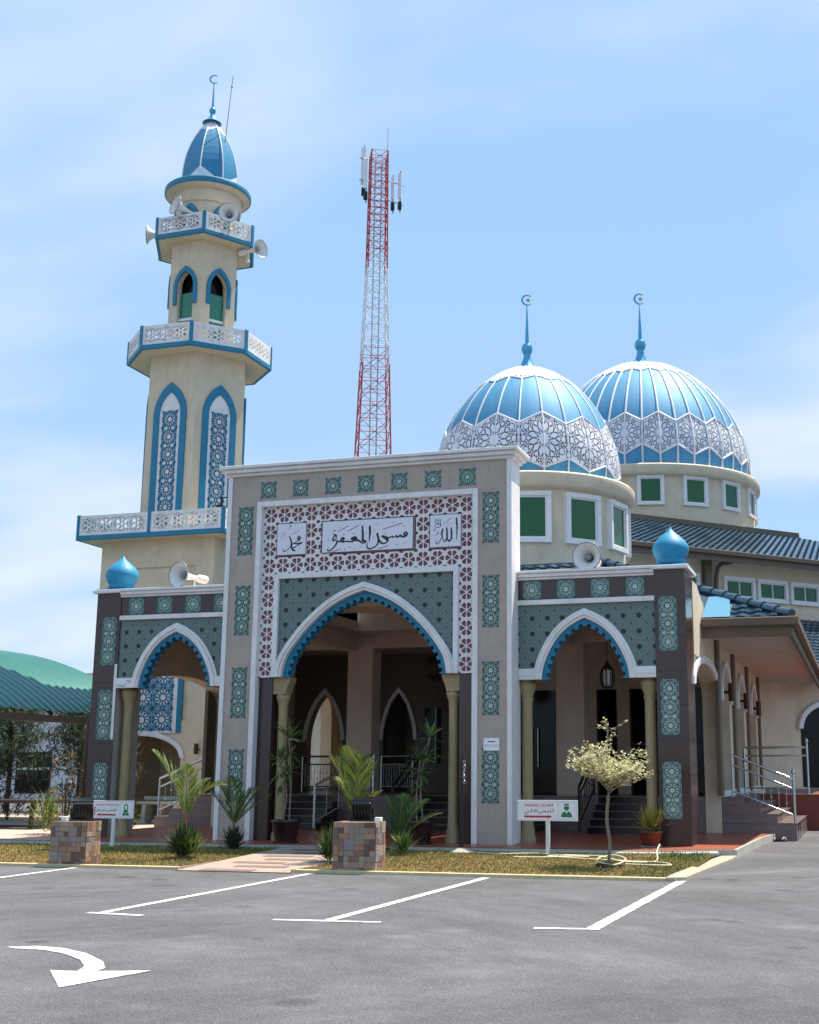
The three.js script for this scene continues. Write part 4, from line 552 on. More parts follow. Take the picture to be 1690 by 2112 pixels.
function winGeo(w, h) { return [join([rbox(-w / 2 - 0.13, w / 2 + 0.13, h / 2, h / 2 + 0.13, -0.1, 0.09, 0.012), rbox(-w / 2 - 0.13, w / 2 + 0.13, -h / 2 - 0.13, -h / 2, -0.1, 0.09, 0.012), rbox(-w / 2 - 0.13, -w / 2, -h / 2, h / 2, -0.1, 0.088, 0.012), rbox(w / 2, w / 2 + 0.13, -h / 2, h / 2, -0.1, 0.088, 0.012)]), join([box(-w / 2, w / 2, -h / 2, h / 2, -0.1, 0.012)]), join([box(-w / 2, w / 2, h / 2 - 0.035, h / 2, 0.012, 0.04), box(-w / 2, w / 2, -h / 2, -h / 2 + 0.035, 0.012, 0.04), box(-w / 2, -w / 2 + 0.035, -h / 2 + 0.035, h / 2 - 0.035, 0.012, 0.04), box(w / 2 - 0.035, w / 2, -h / 2 + 0.035, h / 2 - 0.035, 0.012, 0.04)])]; }
function drumWindows(T, R, yc, w, h, n, off) { const [f, p, i] = winGeo(w, h); for (let k = 0; k < n; k++) { const a = off + k * 2 * Math.PI / n, m = place('window_frame', f, MT.white, T, Math.sin(a) * (R + 0.02), yc, Math.cos(a) * (R + 0.02), a); place('green_pane', p, MT.green, m); place('inner_frame', i, MT.frame, m); } }
{
  const T = thing('entrance_dome', 'blue ribbed dome on a cream round drum behind the portal', 'dome', [0, 0, -12.25]);
  mesh('drum', [lathe([[2.78, 5.2], [2.78, 6.9], [2.78, 8.72], [2.9, 8.74], [3.03, 8.8], [3.05, 9.1], [3.0, 9.16], [2.0, 9.2], [0, 9.2]], 72)], MT.cream, T);
  drumWindows(T, 2.77, 7.95, 0.84, 1.12, 12, 0.28);
  domePanels(T, 2.64, 3.32, 9.65, 9.2, 12.86, 24, { lowPeak: 9.34, lowValley: 9.62, topPeak: 10.95, topValley: 10.62, capPeak: 12.3, capValley: 12.16, off: 0.424, uv0: 9.3, uv1: 11, cap: phys(0xffffff, { map: capTex, roughness: 0.4 }) }, domeTex);
  finial(T, 12.72, 0.48, 13.4, 14.9, 15.24, true);
}
{
  const T = thing('main_dome', 'larger blue ribbed dome with white patterned band above the hall roof', 'dome', [0, 0, -33]);
  mesh('drum', [lathe([[4.84, 11.4], [4.84, 13.3], [4.95, 13.33], [5.12, 13.4], [5.14, 13.75], [5.08, 13.82], [4.0, 13.9], [0, 13.9]], 96)], MT.cream, T);
  drumWindows(T, 4.83, 12.72, 0.86, 1.0, 16, 0.218);
  domePanels(T, 4.72, 5.28, 14.5, 13.9, 19.45, 40, { lowPeak: 14.32, lowValley: 14.72, topPeak: 16.2, topValley: 15.78, capPeak: 18.8, capValley: 18.6, uv0: 14.3, uv1: 16.2, cap: phys(0xffffff, { map: capTex, roughness: 0.4 }) }, domeTex);
  finial(T, 19.25, 0.75, 20.45, 22.66, 23.2, true);
}
// ---------------------------------------------------------------- main hall, turned 45 degrees
{
  const T = thing('mosque_hall', 'cream prayer hall with blue tiled roofs and green clerestory windows', 'building', [0, 0, -32.8], Math.PI / 4);
  const A = 14.7, B = 11, wall = (a, y0, y1) => [box(-a, a, y0, y1, a - 0.3, a), box(-a, a, y0, y1, -a, -a + 0.3), box(a - 0.3, a, y0, y1, -a + 0.3, a - 0.3), box(-a, -a + 0.3, y0, y1, -a + 0.3, a - 0.3)];
  mesh('lower_wall', wall(A, 0, 4.4), MT.cream, T); mesh('clerestory_wall', wall(B, 6.2, 8.75), MT.cream, T);
  mesh('roof_slab', [box(-4.75, 4.75, 11.1, 11.45, -4.75, 4.75)], MT.brown, T);
  const fr = (a, ya, b, yb) => { const q = [], c = [[1, 1], [1, -1], [-1, -1], [-1, 1]]; for (let k = 0; k < 4; k++) { const [x0, z0] = c[k], [x1, z1] = c[(k + 1) % 4]; q.push(slopePlane(V(x0 * a, ya, z0 * a), V(x1 * a, ya, z1 * a), V(x1 * b, yb, z1 * b), V(x0 * b, yb, z0 * b))); } return q; };
  const deck = std(0x28506b, { roughness: 0.6, side: THREE.DoubleSide });
  mesh('upper_roof', fr(11.9, 8.66, 4.7, 11.2), deck, T); mesh('lower_roof', fr(15.6, 4.3, 10.95, 6.7), deck, T);
  { const S = V(0, 2.54, -7.2), L = S.length(); S.normalize(); tileSlope(T, V(-11.9, 8.67, 11.9), V(1, 0, 0), S, L, (d) => { const t = d / L * 7.2; return [t, 23.8 - t]; }, 300); }
  { const S = V(0, 2.4, -4.65), L = S.length(); S.normalize(); tileSlope(T, V(-15.6, 4.31, 15.6), V(1, 0, 0), S, L, (d) => { const t = d / L * 4.65; return [Math.max(t, 9.5), 19]; }, 0); }
  mesh('eave_gutter', [rbox(-12.05, 12.05, 8.56, 8.72, 11.9, 12.05, 0.02), box(-11.9, 11.9, 8.36, 8.56, 11.84, 11.9)], MT.fascia, T);
  mesh('eave_soffit', [box(-11.84, 11.84, 8.5, 8.53, 11.0, 11.84)], MT.white, T);
  for (const [x0, x1] of [[-5.56, -5.28], [5.28, 5.56]]) mesh('wall_pier', [box(x0, x1, 6.3, 8.5, 11.0, 11.22)], MT.brown, T);
  mesh('downpipe', [tube([V(-4.75, 8.6, 11.85), V(-4.78, 8.42, 11.7), V(-5.0, 8.35, 11.3), V(-5.0, 8.0, 11.12), V(-5.0, 6.6, 11.12)], 0.07, 24, 8)], MT.fascia, T);
  const [f, p, i] = winGeo(1.14, 0.56);
  for (const x of [-6.4, -3.96, -2.46, -0.94, 0.56, 2.06]) { const m = place('window_frame', f, MT.white, T, x, 7.63, 11.02); for (const s of [-1, 1]) { const q = place('green_pane', p, MT.green, m, s * 0.285); q.scale.set(0.49, 1, 1); const r2 = place('sash', i, MT.frame, m, s * 0.285); r2.scale.set(0.49, 1, 1); } }
  mesh('eave_gutter', [rbox(-15.75, 15.75, 4.18, 4.34, 15.6, 15.75, 0.02)], MT.fascia, T);
  const rnd2 = [[1, 0], [0.95, 0.31], [0.81, 0.59], [0.59, 0.81], [0.31, 0.95], [0, 1]];
  for (const x of [-3.6, 0.2]) { mesh('arched_window', [ext(shapeOf([[x + 1.2, 0.9], ...archPts(x, 1.2, 2.7, 0.75, rnd2), [x - 1.2, 0.9]]), 14.69, 14.72)], MT.glassDark, T); mesh('arch_moulding', [ext(ringShape(archPts(x, 1.38, 2.7, 0.92, rnd2), archPts(x, 1.2, 2.7, 0.75, rnd2)), 14.7, 14.85, 0.02)], MT.white, T); }
  mesh('hall_plinth', [box(-A - 0.02, A + 0.02, 0, 0.88, A - 0.2, A + 0.04)], MT.stepTile, T);
}
// ---------------------------------------------------------------- minaret
{
  const CX = -9.9, CZ = -10.78, T = thing('minaret', 'tall cream minaret with blue trimmed balconies and a pointed blue dome', 'minaret', [CX, 0, CZ]);
  const ngon = (n, R, off, y0, y1, R2 = R) => { const g = new THREE.CylinderGeometry(R2, R, y1 - y0, n, 1, false, 0); g.rotateY(off); const q = g.toNonIndexed(); q.computeVertexNormals(); return q.translate(0, (y0 + y1) / 2, 0); };
  // square base with a framed recess, lattice panel and arch on the front
  const hb = 1.78, rnd2 = [[1, 0], [0.95, 0.31], [0.81, 0.59], [0.59, 0.81], [0.31, 0.95], [0, 1]];
  const archHole = [[1.05, 0.12], ...archPts(-0.25, 1.3, 1.75, 0.6, rnd2), [-1.55, 0.12]];
  mesh('base_block', [box(-hb, hb, 2.6, 7.8, -hb, hb - 0.25), box(-hb, -hb + 0.25, 0.05, 2.6, -hb, hb - 0.25), box(hb - 0.25, hb, 0.05, 2.6, -hb, hb - 0.25), box(-hb + 0.25, hb - 0.25, 0.05, 2.6, -hb, -hb + 0.25), ext(shapeOf([[-hb, 0.05], [hb, 0.05], [hb, 7.8], [-hb, 7.8]], [archHole.slice(), [[-1.42, 2.75], [1.2, 2.75], [1.2, 7.0], [-1.42, 7.0]]]), hb - 0.25, hb), box(-1.42, 1.2, 2.75, 7.0, hb - 0.26, hb - 0.06)], MT.cream, T);
  mesh('arch_moulding', [ext(ringShape(archPts(-0.25, 1.44, 1.75, 0.74, rnd2), archPts(-0.25, 1.3, 1.75, 0.6, rnd2)), hb - 0.02, hb + 0.07, 0.015)], MT.white, T);
  mesh('panel_border', [box(-1.3, 1.02, 2.42, 5.6, hb - 0.02, hb + 0.03)], MT.blue, T); mesh('panel_ground', [box(-1.16, 0.88, 2.42, 5.46, hb + 0.03, hb + 0.045)], MT.white, T);
  const LB = rosette(1, 0.04, 0.022);
  for (let i = 0; i < 3; i++) for (let j = 0; j < 5; j++) { const m = place('lattice', LB, MT.blue, T, -0.79 + i * 0.62, 2.78 + j * 0.6, hb + 0.045); m.scale.set(0.62, 0.6, 0.6); }
  mesh('side_arch_moulding', [ext(ringShape(archPts(0, 1.2, 1.9, 0.9, rnd2), archPts(0, 1.05, 1.9, 0.75, rnd2)), 0, 0.07, 0.015).rotateY(Math.PI / 2).translate(hb, 0, 0)], MT.white, T);
  // three balconies: square, octagon, hexagon
  const balcony = (n, R, off, yb, yt) => {                              // R to the corners
    const ap = R * Math.cos(Math.PI / n), side = 2 * R * Math.sin(Math.PI / n), hBand = 0.13, hR = yt - yb - hBand;
    mesh('balcony_slab', [ngon(n, R - 0.03, off, yb, yb + 0.12)], MT.cream, T);
    for (let k = 0; k < n; k++) {
      const a = off + (k + 0.5) * 2 * Math.PI / n, g = (geo) => geo.rotateY(a).translate(0, 0, 0);
      mesh('balcony_band', [g(rbox(-side / 2, side / 2, yb - 0.004, yb + hBand, ap - 0.08, ap + 0.02, 0.01))], MT.blue, T);
      const parts = n === 4 ? 2 : 1, pw = (side - 0.1 - (parts - 1) * 0.09) / parts, og = openwork(pw, hR);
      for (let i = 0; i < parts; i++) { const x = -side / 2 + 0.05 + pw / 2 + i * (pw + 0.09), m = place('balustrade_panel', og, MT.white, T, 0, 0, 0, a); m.position.set(Math.sin(a) * (ap - 0.03) + Math.cos(a) * x, yb + hBand + hR / 2, Math.cos(a) * (ap - 0.03) - Math.sin(a) * x); }
      const c = off + k * 2 * Math.PI / n; mesh('balcony_post', [rbox(-0.055, 0.055, yb, yt + 0.02, -0.055, 0.055, 0.008).rotateY(c).translate(Math.sin(c) * (R - 0.04), 0, Math.cos(c) * (R - 0.04))], MT.blue, T);
      if (parts === 2) mesh('balcony_post', [rbox(-0.045, 0.045, yb + hBand, yt + 0.01, -0.05, 0.05, 0.008).rotateY(a).translate(Math.sin(a) * (ap - 0.02), 0, Math.cos(a) * (ap - 0.02))], MT.blue, T);
    }
  };
  balcony(4, 2.29 * Math.SQRT2, Math.PI / 4, 7.78, 8.48); balcony(8, 2.14, Math.PI / 8, 13.4, 14.11); balcony(6, 1.65, Math.PI / 6 - 0.05, 17.1, 17.77);
  // hexagonal shafts
  const OFF = Math.PI / 6 - 0.05, R1 = 1.6, R2 = 1.11, ap1 = R1 * Math.cos(Math.PI / 6), ap2 = R2 * Math.cos(Math.PI / 6);
  mesh('lower_shaft', [ngon(6, R1 + 0.02, OFF, 7.85, 13.45, R1 - 0.03)], MT.cream, T);
  const outl = (a, y0, ys, h) => [[a, y0], ...archPts(0, a, ys, h, OGIVE), [-a, y0]], LS = rosette(7, 0.036, 0.022);
  for (let k = 0; k < 6; k++) {
    const a = OFF + (k + 0.5) * Math.PI / 3, put = (g) => g.rotateY(a);
    mesh('panel_border', [put(ext(ringShape(outl(0.545, 8.0, 11.6, 0.92), outl(0.35, 8.0, 11.6, 0.62)), ap1 - 0.03, ap1 + 0.05, 0.008))], MT.blue, T);
    mesh('panel_ground', [put(ext(shapeOf(outl(0.355, 8.0, 11.6, 0.625)), ap1 - 0.02, ap1 + 0.012))], MT.white, T);
    const m = place('lattice', LS, MT.blue, T, Math.sin(a) * (ap1 + 0.012), 8.28, Math.cos(a) * (ap1 + 0.012), a); m.scale.set(0.5, 0.52, 0.7);
  }
  // upper shaft with open pointed windows: corner piers, lintels, glass
  const fw2 = R2, win = outl(0.26, 13.45, 15.75, 0.42);
  for (let k = 0; k < 6; k++) {
    const a = OFF + (k + 0.5) * Math.PI / 3, put = (g) => g.rotateY(a), hw = fw2 / 2;
    mesh('shaft_face', [put(ext(shapeOf([[-hw, 13.45], [-0.26, 13.45], ...win.slice(1, -1).reverse(), [0.26, 13.45], [hw, 13.45], [hw, 17.15], [-hw, 17.15]]), ap2 - 0.2, ap2))], MT.cream, T);
    mesh('window_hood', [put(ext(ringShape([[0.4, 15.1], ...archPts(0, 0.4, 15.7, 0.62, OGIVE), [-0.4, 15.1]], [[0.28, 15.1], ...archPts(0, 0.28, 15.7, 0.45, OGIVE), [-0.28, 15.1]]), ap2 - 0.02, ap2 + 0.06, 0.008))], MT.blue, T);
    mesh('window_glass', [put(box(-0.27, 0.27, 13.45, 15.5, ap2 - 0.16, ap2 - 0.14))], MT.glassTeal, T); mesh('window_bar', [put(box(-0.27, 0.27, 14.62, 14.7, ap2 - 0.14, ap2 - 0.11))], MT.frame, T);
  }
  mesh('dark_interior_core', [ngon(6, 0.78, OFF, 13.4, 17.1)], MT.glassDark, T);  // black core stands in for the shade inside the shaft
  // round top
  mesh('upper_drum', [lathe([[0.95, 17.15], [0.95, 18.42], [1.02, 18.44], [1.03, 18.78], [1.1, 18.84], [1.0, 18.86]], 48)], MT.cream, T);
  for (let k = 0; k < 6; k++) { const a = OFF + (k + 0.5) * Math.PI / 3, put = (g) => g.rotateY(a); mesh('drum_window', [put(ext(ringShape(outl(0.3, 17.3, 17.95, 0.42), outl(0.17, 17.3, 17.95, 0.27)), 0.86, 0.99, 0.008))], MT.blue, T); mesh('drum_glass', [put(ext(shapeOf(outl(0.17, 17.3, 17.95, 0.27)), 0.9, 0.955))], MT.glassTeal, T); }
  mesh('round_eave', [lathe([[0.98, 18.8], [1.22, 18.86], [1.29, 18.92]], 56)], MT.cream, T); mesh('eave_rim', [lathe([[1.29, 18.9], [1.32, 18.92], [1.32, 19.06], [1.28, 19.1], [0.8, 19.16]], 56)], MT.blue, T);
  // pointed dome: eight gores, ribs, white tip and white corner leaves
  const rr2 = (t) => [0.9, 0.895, 0.87, 0.82, 0.735, 0.61, 0.44, 0.28, 0.13][0] * (1 - 0.0) * Math.pow(Math.max(0, 1 - Math.pow(t, 2.1)), 0.92) + 0.08 * t, yD = (t) => 19.14 + 2.42 * t, S8 = Math.PI / 4;
  const gore = (a0, a1, t0l, t0r, t1l, t1r, o) => { const n = 8, pos = [], G = (u, v) => { const a = mix(a0, a1, u), t = mix(mix(t0l, t0r, u), mix(t1l, t1r, u), v), k = Math.cos(S8 / 2) / Math.cos((u - 0.5) * S8), q = rr2(t) * k + o; return [Math.sin(a) * q, yD(t), Math.cos(a) * q]; }; for (let i = 0; i < 2; i++) for (let j = 0; j < n; j++) for (const [u, v] of [[i, j], [i + 1, j], [i + 1, j + 1], [i, j], [i + 1, j + 1], [i, j + 1]]) pos.push(...G(u / 2, v / n)); const g = new THREE.BufferGeometry(); g.setAttribute('position', new THREE.Float32BufferAttribute(pos, 3)); g.computeVertexNormals(); return g; };
  const domeB = phys(0x1580b0, { roughness: 0.4, clearcoat: 0.3, map: rep(plaster, 2) });
  for (let k = 0; k < 8; k++) {
    const a0 = S8 * k + 0.2, a1 = a0 + S8, odd = k % 2;
    mesh('dome_panel', [gore(a0, a1, 0, 0, odd ? 0.86 : 0.79, odd ? 0.79 : 0.86, 0)], domeB, T); mesh('dome_tip_panel', [gore(a0, a1, odd ? 0.86 : 0.79, odd ? 0.79 : 0.86, 1, 1, 0.004)], MT.domeWhite, T);
    mesh('corner_leaf', [gore(a0, a1, 0, 0, odd ? 0.0005 : 0.2, odd ? 0.2 : 0.0005, 0.012)], MT.domeWhite, T);
    const pts = []; for (let i = 0; i <= 14; i++) { const t = i / 14, q = rr2(t); pts.push(V(Math.sin(a0) * q, yD(t), Math.cos(a0) * q)); } mesh('rib', [tube(pts, 0.022, 18, 5)], MT.domeWhite, T);
  }
  finial(T, 21.5, 0.3, 21.85, 22.9, 23.2, false);
  mesh('lightning_rod', [bar(V(0.55, 20.7, 0.1), V(0.72, 23.0, 0.1), 0.012, 5, 0.008), new THREE.SphereGeometry(0.03, 6, 5).translate(0.7, 22.6, 0.1)], MT.darkMetal, T);
}
// ---------------------------------------------------------------- horn loudspeakers
function horn(label, pos, dir, s = 1, group) {                           // bell mouth toward dir
  const T = thing('horn_loudspeaker', label, 'loudspeaker', pos, 0, group), q = new THREE.Quaternion().setFromUnitVectors(V(0, 1, 0), dir.clone().normalize());
  const put = (g) => g.scale(s, s, s).applyQuaternion(q);
  mesh('horn_bell', [put(lathe([[0.045, -0.5], [0.05, -0.35], [0.075, -0.2], [0.12, -0.08], [0.19, 0.0], [0.25, 0.04], [0.262, 0.045], [0.25, 0.035], [0.185, -0.015], [0.115, -0.09], [0.07, -0.2], [0.04, -0.35]], 28))], MT.horn, T);
  mesh('rim', [put(new THREE.TorusGeometry(0.258, 0.012, 6, 32).rotateX(Math.PI / 2).translate(0, 0.042, 0))], MT.hornGrey, T);
  mesh('driver', [put(lathe([[0, -0.74], [0.075, -0.74], [0.085, -0.7], [0.085, -0.54], [0.05, -0.48], [0, -0.48]], 18))], MT.horn, T); mesh('centre_plug', [put(lathe([[0, -0.02], [0.035, -0.04], [0.05, -0.1], [0.04, -0.2], [0, -0.25]], 14))], MT.hornGrey, T);
  const back = dir.clone().normalize().multiplyScalar(-0.42 * s); mesh('bracket', [bar(back, back.clone().add(V(0, -0.3 * s, 0)), 0.02 * s, 6), bar(back.clone().add(V(0.06, -0.3 * s, 0)), back.clone().add(V(-0.06, -0.3 * s, 0)), 0.03 * s, 6)], MT.horn, T); return T;
}
horn('horn loudspeaker on minaret gallery pointing away toward open sky', [-11.75, 17.85, -10.5], V(-1, 0.0, 0.45), 1.15);
horn('horn loudspeaker on minaret gallery in front of a blue window', [-10.0, 17.98, -9.15], V(-0.5, 0.18, 0.85), 1.15);
horn('horn loudspeaker on minaret gallery corner, its round mouth facing the car park', [-8.5, 17.75, -9.6], V(0.42, -0.05, 1), 1.15);
horn('horn loudspeaker hung low outside the minaret gallery', [-7.95, 16.95, -10.6], V(1, -0.05, 0.25), 1.1);
horn('round horn loudspeaker on cornice beside the entrance dome drum', [4.2, 5.22, -0.36], V(-0.05, 0.0, 1), 1.02);
horn('round horn loudspeaker on cornice below the minaret gallery', [-4.12, 5.25, -0.42], V(-0.28, 0.02, 1), 1.0);
{
  const T = thing('gallery_floodlight', 'small black floodlight on the lowest minaret gallery', 'floodlight', [-7.75, 8.5, -8.6]); mesh('lamp_head', [rbox(-0.12, 0.12, 0.0, 0.05, -0.1, 0.1, 0.01)], MT.black, T); mesh('stem', [box(-0.02, 0.02, 0.05, 0.28, -0.02, 0.02), box(-0.02, 0.15, 0.26, 0.29, -0.02, 0.02)], MT.black, T);
}
// ---------------------------------------------------------------- lattice mast far behind
{
  const P = onZ(757, 1500, -71), T = thing('telecom_mast', 'red and white steel lattice mast with antennas behind the portal', 'mast', [P.x, 0, -71], 0.5);
  const half = (y) => 0.82 * (y < 36 ? mix(2.6, 1.27, y / 36) : mix(1.27, 0.85, clamp((y - 36) / 10))), c4 = [[1, 1], [1, -1], [-1, -1], [-1, 1]], C = (k, y) => V(c4[k % 4][0] * half(y), y, c4[k % 4][1] * half(y));
  const lev = [0]; while (lev[lev.length - 1] < 53.5) { const y = lev[lev.length - 1]; lev.push(Math.min(53.6, y + half(y) * 1.75)); }
  const secs = [[0, 16, MT.mastWhite], [16, 34.3, MT.mastRed], [34.3, 42.8, MT.mastWhite], [42.8, 54, MT.mastRed]];
  for (const [y0, y1, m] of secs) {
    for (let k = 0; k < 4; k++) mesh('leg', [bar(C(k, y0), C(k, Math.min(y1, 53.6)), 0.065, 6)], m, T);
    const br = []; for (let i = 0; i < lev.length - 1; i++) { const a = lev[i], b = lev[i + 1]; if (a < y0 || a >= y1) continue; for (let k = 0; k < 4; k++) { br.push(bar(C(k, a), C(k + 1, b), 0.026, 4), bar(C(k + 1, a), C(k, b), 0.026, 4), bar(C(k, b), C(k + 1, b), 0.026, 4)); const m1 = C(k, a).lerp(C(k + 1, b), 0.5); br.push(bar(C(k, (a + b) / 2), m1, 0.03, 4), bar(C(k + 1, (a + b) / 2), m1, 0.03, 4)); } } if (br.length) mesh('bracing', br, m, T);
  }
  const ld = []; for (const s of [-0.28, 0.28]) ld.push(bar(V(s, 0, 0.2), V(s, 53, 0.2), 0.03, 4), bar(V(s, 0, -0.25), V(s, 53, -0.25), 0.03, 4)); for (let y = 20; y < 53; y += 0.55) ld.push(bar(V(-0.28, y, 0.2), V(0.28, y, 0.2), 0.02, 4)); for (let y = 20; y < 53; y += 1.4) ld.push(bar(V(-0.6, y, -0.25), V(0.6, y, -0.25), 0.025, 4)); mesh('ladder', ld, MT.galv, T);
  const ant = (x, z, y0, y1, w) => { const m = mesh('panel_antenna', [rbox(x - w / 2, x + w / 2, y0, y1, z - 0.1, z + 0.1, 0.03)], MT.mastWhite, T); mesh('antenna_pole', [bar(V(x + 0.1, y0 - 1.2, z - 0.25), V(x + 0.1, y1 + 0.3, z - 0.25), 0.05, 5), rbox(x - 0.1, x + 0.22, y0 - 0.9, y0 - 0.2, z - 0.4, z - 0.1, 0.02)], MT.darkMetal, m); };
  ant(-1.4, 0.8, 50.2, 53.6, 0.4); ant(-1.25, 1.3, 49.6, 52.2, 0.34); ant(2.0, -1.2, 50.2, 52.6, 0.28); ant(1.45, -1.7, 50.3, 52.4, 0.26);
  mesh('outrigger', [bar(V(0.85, 51.6, -0.85), V(2.5, 51.6, -1.6), 0.05, 5), bar(V(0.85, 49.8, -0.85), V(2.5, 49.8, -1.6), 0.05, 5), bar(V(-0.85, 52.5, 0.85), V(-1.75, 52.5, 1.0), 0.05, 5), bar(V(-0.85, 50.5, 0.85), V(-1.75, 50.5, 1.0), 0.05, 5)], MT.galv, T);
  mesh('lightning_rod', [bar(V(0.85, 53.5, -0.85), V(0.85, 56.6, -0.85), 0.03, 5)], MT.galv, T);
}
// ---------------------------------------------------------------- plants
const leafQ = (p, d, n, L, w, col, out, fold = 0.2) => {               // a pointed leaf from p along d, face normal n; 4 triangles
  const s = d.clone().cross(n).normalize(), m = p.clone().addScaledVector(d, L * 0.45).addScaledVector(n, -fold * w), e = p.clone().addScaledVector(d, L).addScaledVector(n, -fold * L * 0.4), a = m.clone().addScaledVector(s, w / 2).addScaledVector(n, fold * w), b = m.clone().addScaledVector(s, -w / 2).addScaledVector(n, fold * w);
  for (const [x, y, z] of [[p, a, m], [a, e, m], [p, m, b], [m, e, b]]) { out.pos.push(x.x, x.y, x.z, y.x, y.y, y.z, z.x, z.y, z.z); for (let k = 0; k < 3; k++) out.col.push(...col); }
};
const leafGeo = (o) => { const g = new THREE.BufferGeometry(); g.setAttribute('position', new THREE.Float32BufferAttribute(o.pos, 3)); g.setAttribute('color', new THREE.Float32BufferAttribute(o.col, 3)); g.setAttribute('uv', new THREE.Float32BufferAttribute(new Float32Array(o.pos.length / 3 * 2), 2)); g.computeVertexNormals(); return g; };
const newO = () => ({ pos: [], col: [] });
const vary = (c, k = 0.25) => { const b = rr(1 - k, 1 + k); return [c[0] * b * rr(0.9, 1.1), c[1] * b, c[2] * b * rr(0.85, 1.15)]; };
const ray3 = (az, el) => V(Math.cos(el) * Math.sin(az), Math.sin(el), Math.cos(el) * Math.cos(az));
function frond(parent, p, az, el, L, droop, colA, colB, w = 0.028, n = 26) {           // arching palm frond, leaflets both sides: stalk + leaflets in one mesh
  const pts = []; for (let i = 0; i <= 8; i++) { const t = i / 8; pts.push(p.clone().addScaledVector(ray3(az, el - droop * t * t), L * t)); }
  const c = new THREE.CatmullRomCurve3(pts), o = newO();
  for (let i = 2; i <= n; i++) { const t = i / n, q = c.getPoint(t), d = c.getTangent(t), sd = d.clone().cross(V(0, 1, 0)).normalize(), nn = sd.clone().cross(d).normalize(); for (const s of [-1, 1]) { const k = Math.sin(Math.PI * (0.12 + 0.85 * t)), dir = d.clone().multiplyScalar(0.85).addScaledVector(sd, s * rr(0.5, 0.75)).addScaledVector(nn, rr(0.05, 0.3)).normalize(); leafQ(q, dir, nn, L * 0.42 * k * rr(0.8, 1.1), w * rr(0.8, 1.2), vary(rnd() < 0.22 ? colB : colA), o); } }
  const st = tube(pts, 0.009, 10, 5); const nc = st.attributes.position.count, cc = new Float32Array(nc * 3); for (let i = 0; i < nc; i++) cc.set([0.24, 0.22, 0.06], i * 3); st.setAttribute('color', new THREE.BufferAttribute(cc, 3));
  return mesh('frond', [st, leafGeo(o)], LEAF, parent);
}
function strapBush(parent, x, y, z, R, Hh, n, colA, colB, name = 'strap_leaves') { const o = newO(); for (let i = 0; i < n; i++) { const az = rr(0, 6.28), el = rr(0.25, 1.45), p = V(x + rr(-0.25, 0.25) * R, y + rr(0, 0.35) * Hh, z + rr(-0.25, 0.25) * R), d = ray3(az, el), nn = ray3(az + Math.PI, Math.PI / 2 - el); leafQ(p, d, nn, rr(0.6, 1.05) * mix(R, Hh, Math.sin(el)), rr(0.02, 0.04), vary(rnd() < 0.3 ? colB : colA, 0.35), o, 0.12); } return mesh(name, [leafGeo(o)], LEAF, parent); }
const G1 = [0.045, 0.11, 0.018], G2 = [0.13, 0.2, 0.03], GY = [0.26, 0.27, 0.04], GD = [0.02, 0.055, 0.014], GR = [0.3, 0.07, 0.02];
{ // palm with yellow frond beside the path
  const T = thing('areca_palm', 'young palm with one upright feathery frond and yellowing tips over dense green leaves', 'palm', [-1.66, 0.06, 3.21]);
  mesh('trunk', [bar(V(0, 0, 0), V(0.02, 0.55, 0), 0.03, 8, 0.022), bar(V(0.02, 0.5, 0), V(0.0, 0.75, 0.02), 0.022, 8, 0.014)], painted(0x8a6a3c, 0.3), T);
  frond(T, V(0, 0.62, 0), -1.35, 1.22, 1.2, 0.15, [0.16, 0.24, 0.06], G1, 0.022, 34); frond(T, V(0, 0.65, 0), 0.5, 1.42, 0.85, 0.2, G2, GY, 0.022, 34); frond(T, V(0, 0.62, 0), 1.5, 1.05, 0.9, 0.45, G2, GY, 0.022, 34); frond(T, V(0, 0.6, 0), 2.6, 1.3, 0.75, 0.3, G2, G1, 0.022, 34);
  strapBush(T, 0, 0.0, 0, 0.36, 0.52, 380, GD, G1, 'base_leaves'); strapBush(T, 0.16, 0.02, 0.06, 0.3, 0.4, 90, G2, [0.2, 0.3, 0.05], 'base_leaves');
}
{ const T = thing('areca_palm', 'young palm with fan of dark green fronds against the grey portal', 'palm', [-1.66, 0.08, 1.56]);
  mesh('trunk', [bar(V(0, 0, 0), V(0, 0.45, 0), 0.032, 8, 0.02)], painted(0x9a7448, 0.3), T);
  for (const [az, el, L] of [[-1.4, 1.0, 0.85], [-1.0, 1.3, 0.8], [0.2, 1.4, 0.85], [1.4, 1.0, 0.85], [1.8, 0.8, 0.8], [2.6, 1.2, 0.7]]) frond(T, V(0, 0.42, 0), az, el, L, 0.12, [0.06, 0.12, 0.03], G2, 0.02, 34);
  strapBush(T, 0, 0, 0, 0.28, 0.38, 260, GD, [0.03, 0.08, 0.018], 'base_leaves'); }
{ const T = thing('areca_palm', 'orange stemmed palm rising behind the stone pedestal with floodlight', 'palm', [1.05, 0.05, 3.2]);
  mesh('trunk', [bar(V(0.1, 0, 0), V(0.2, 0.7, 0), 0.025, 8, 0.018)], painted(0xb5572a, 0.3), T);
  for (const [az, el, L, c] of [[-0.9, 1.25, 1.05, G2], [-0.2, 1.42, 1.1, G2], [0.6, 1.35, 1.0, G1], [1.5, 0.85, 0.6, GY], [-1.8, 1.15, 0.7, G2], [2.8, 1.3, 0.95, G1]]) frond(T, V(0.2, 0.66, 0), az, el, L, 0.12, c, GY, 0.022, 34);
  strapBush(T, -0.12, 0, 0.2, 0.32, 0.5, 150, G1, G2, 'base_leaves'); }
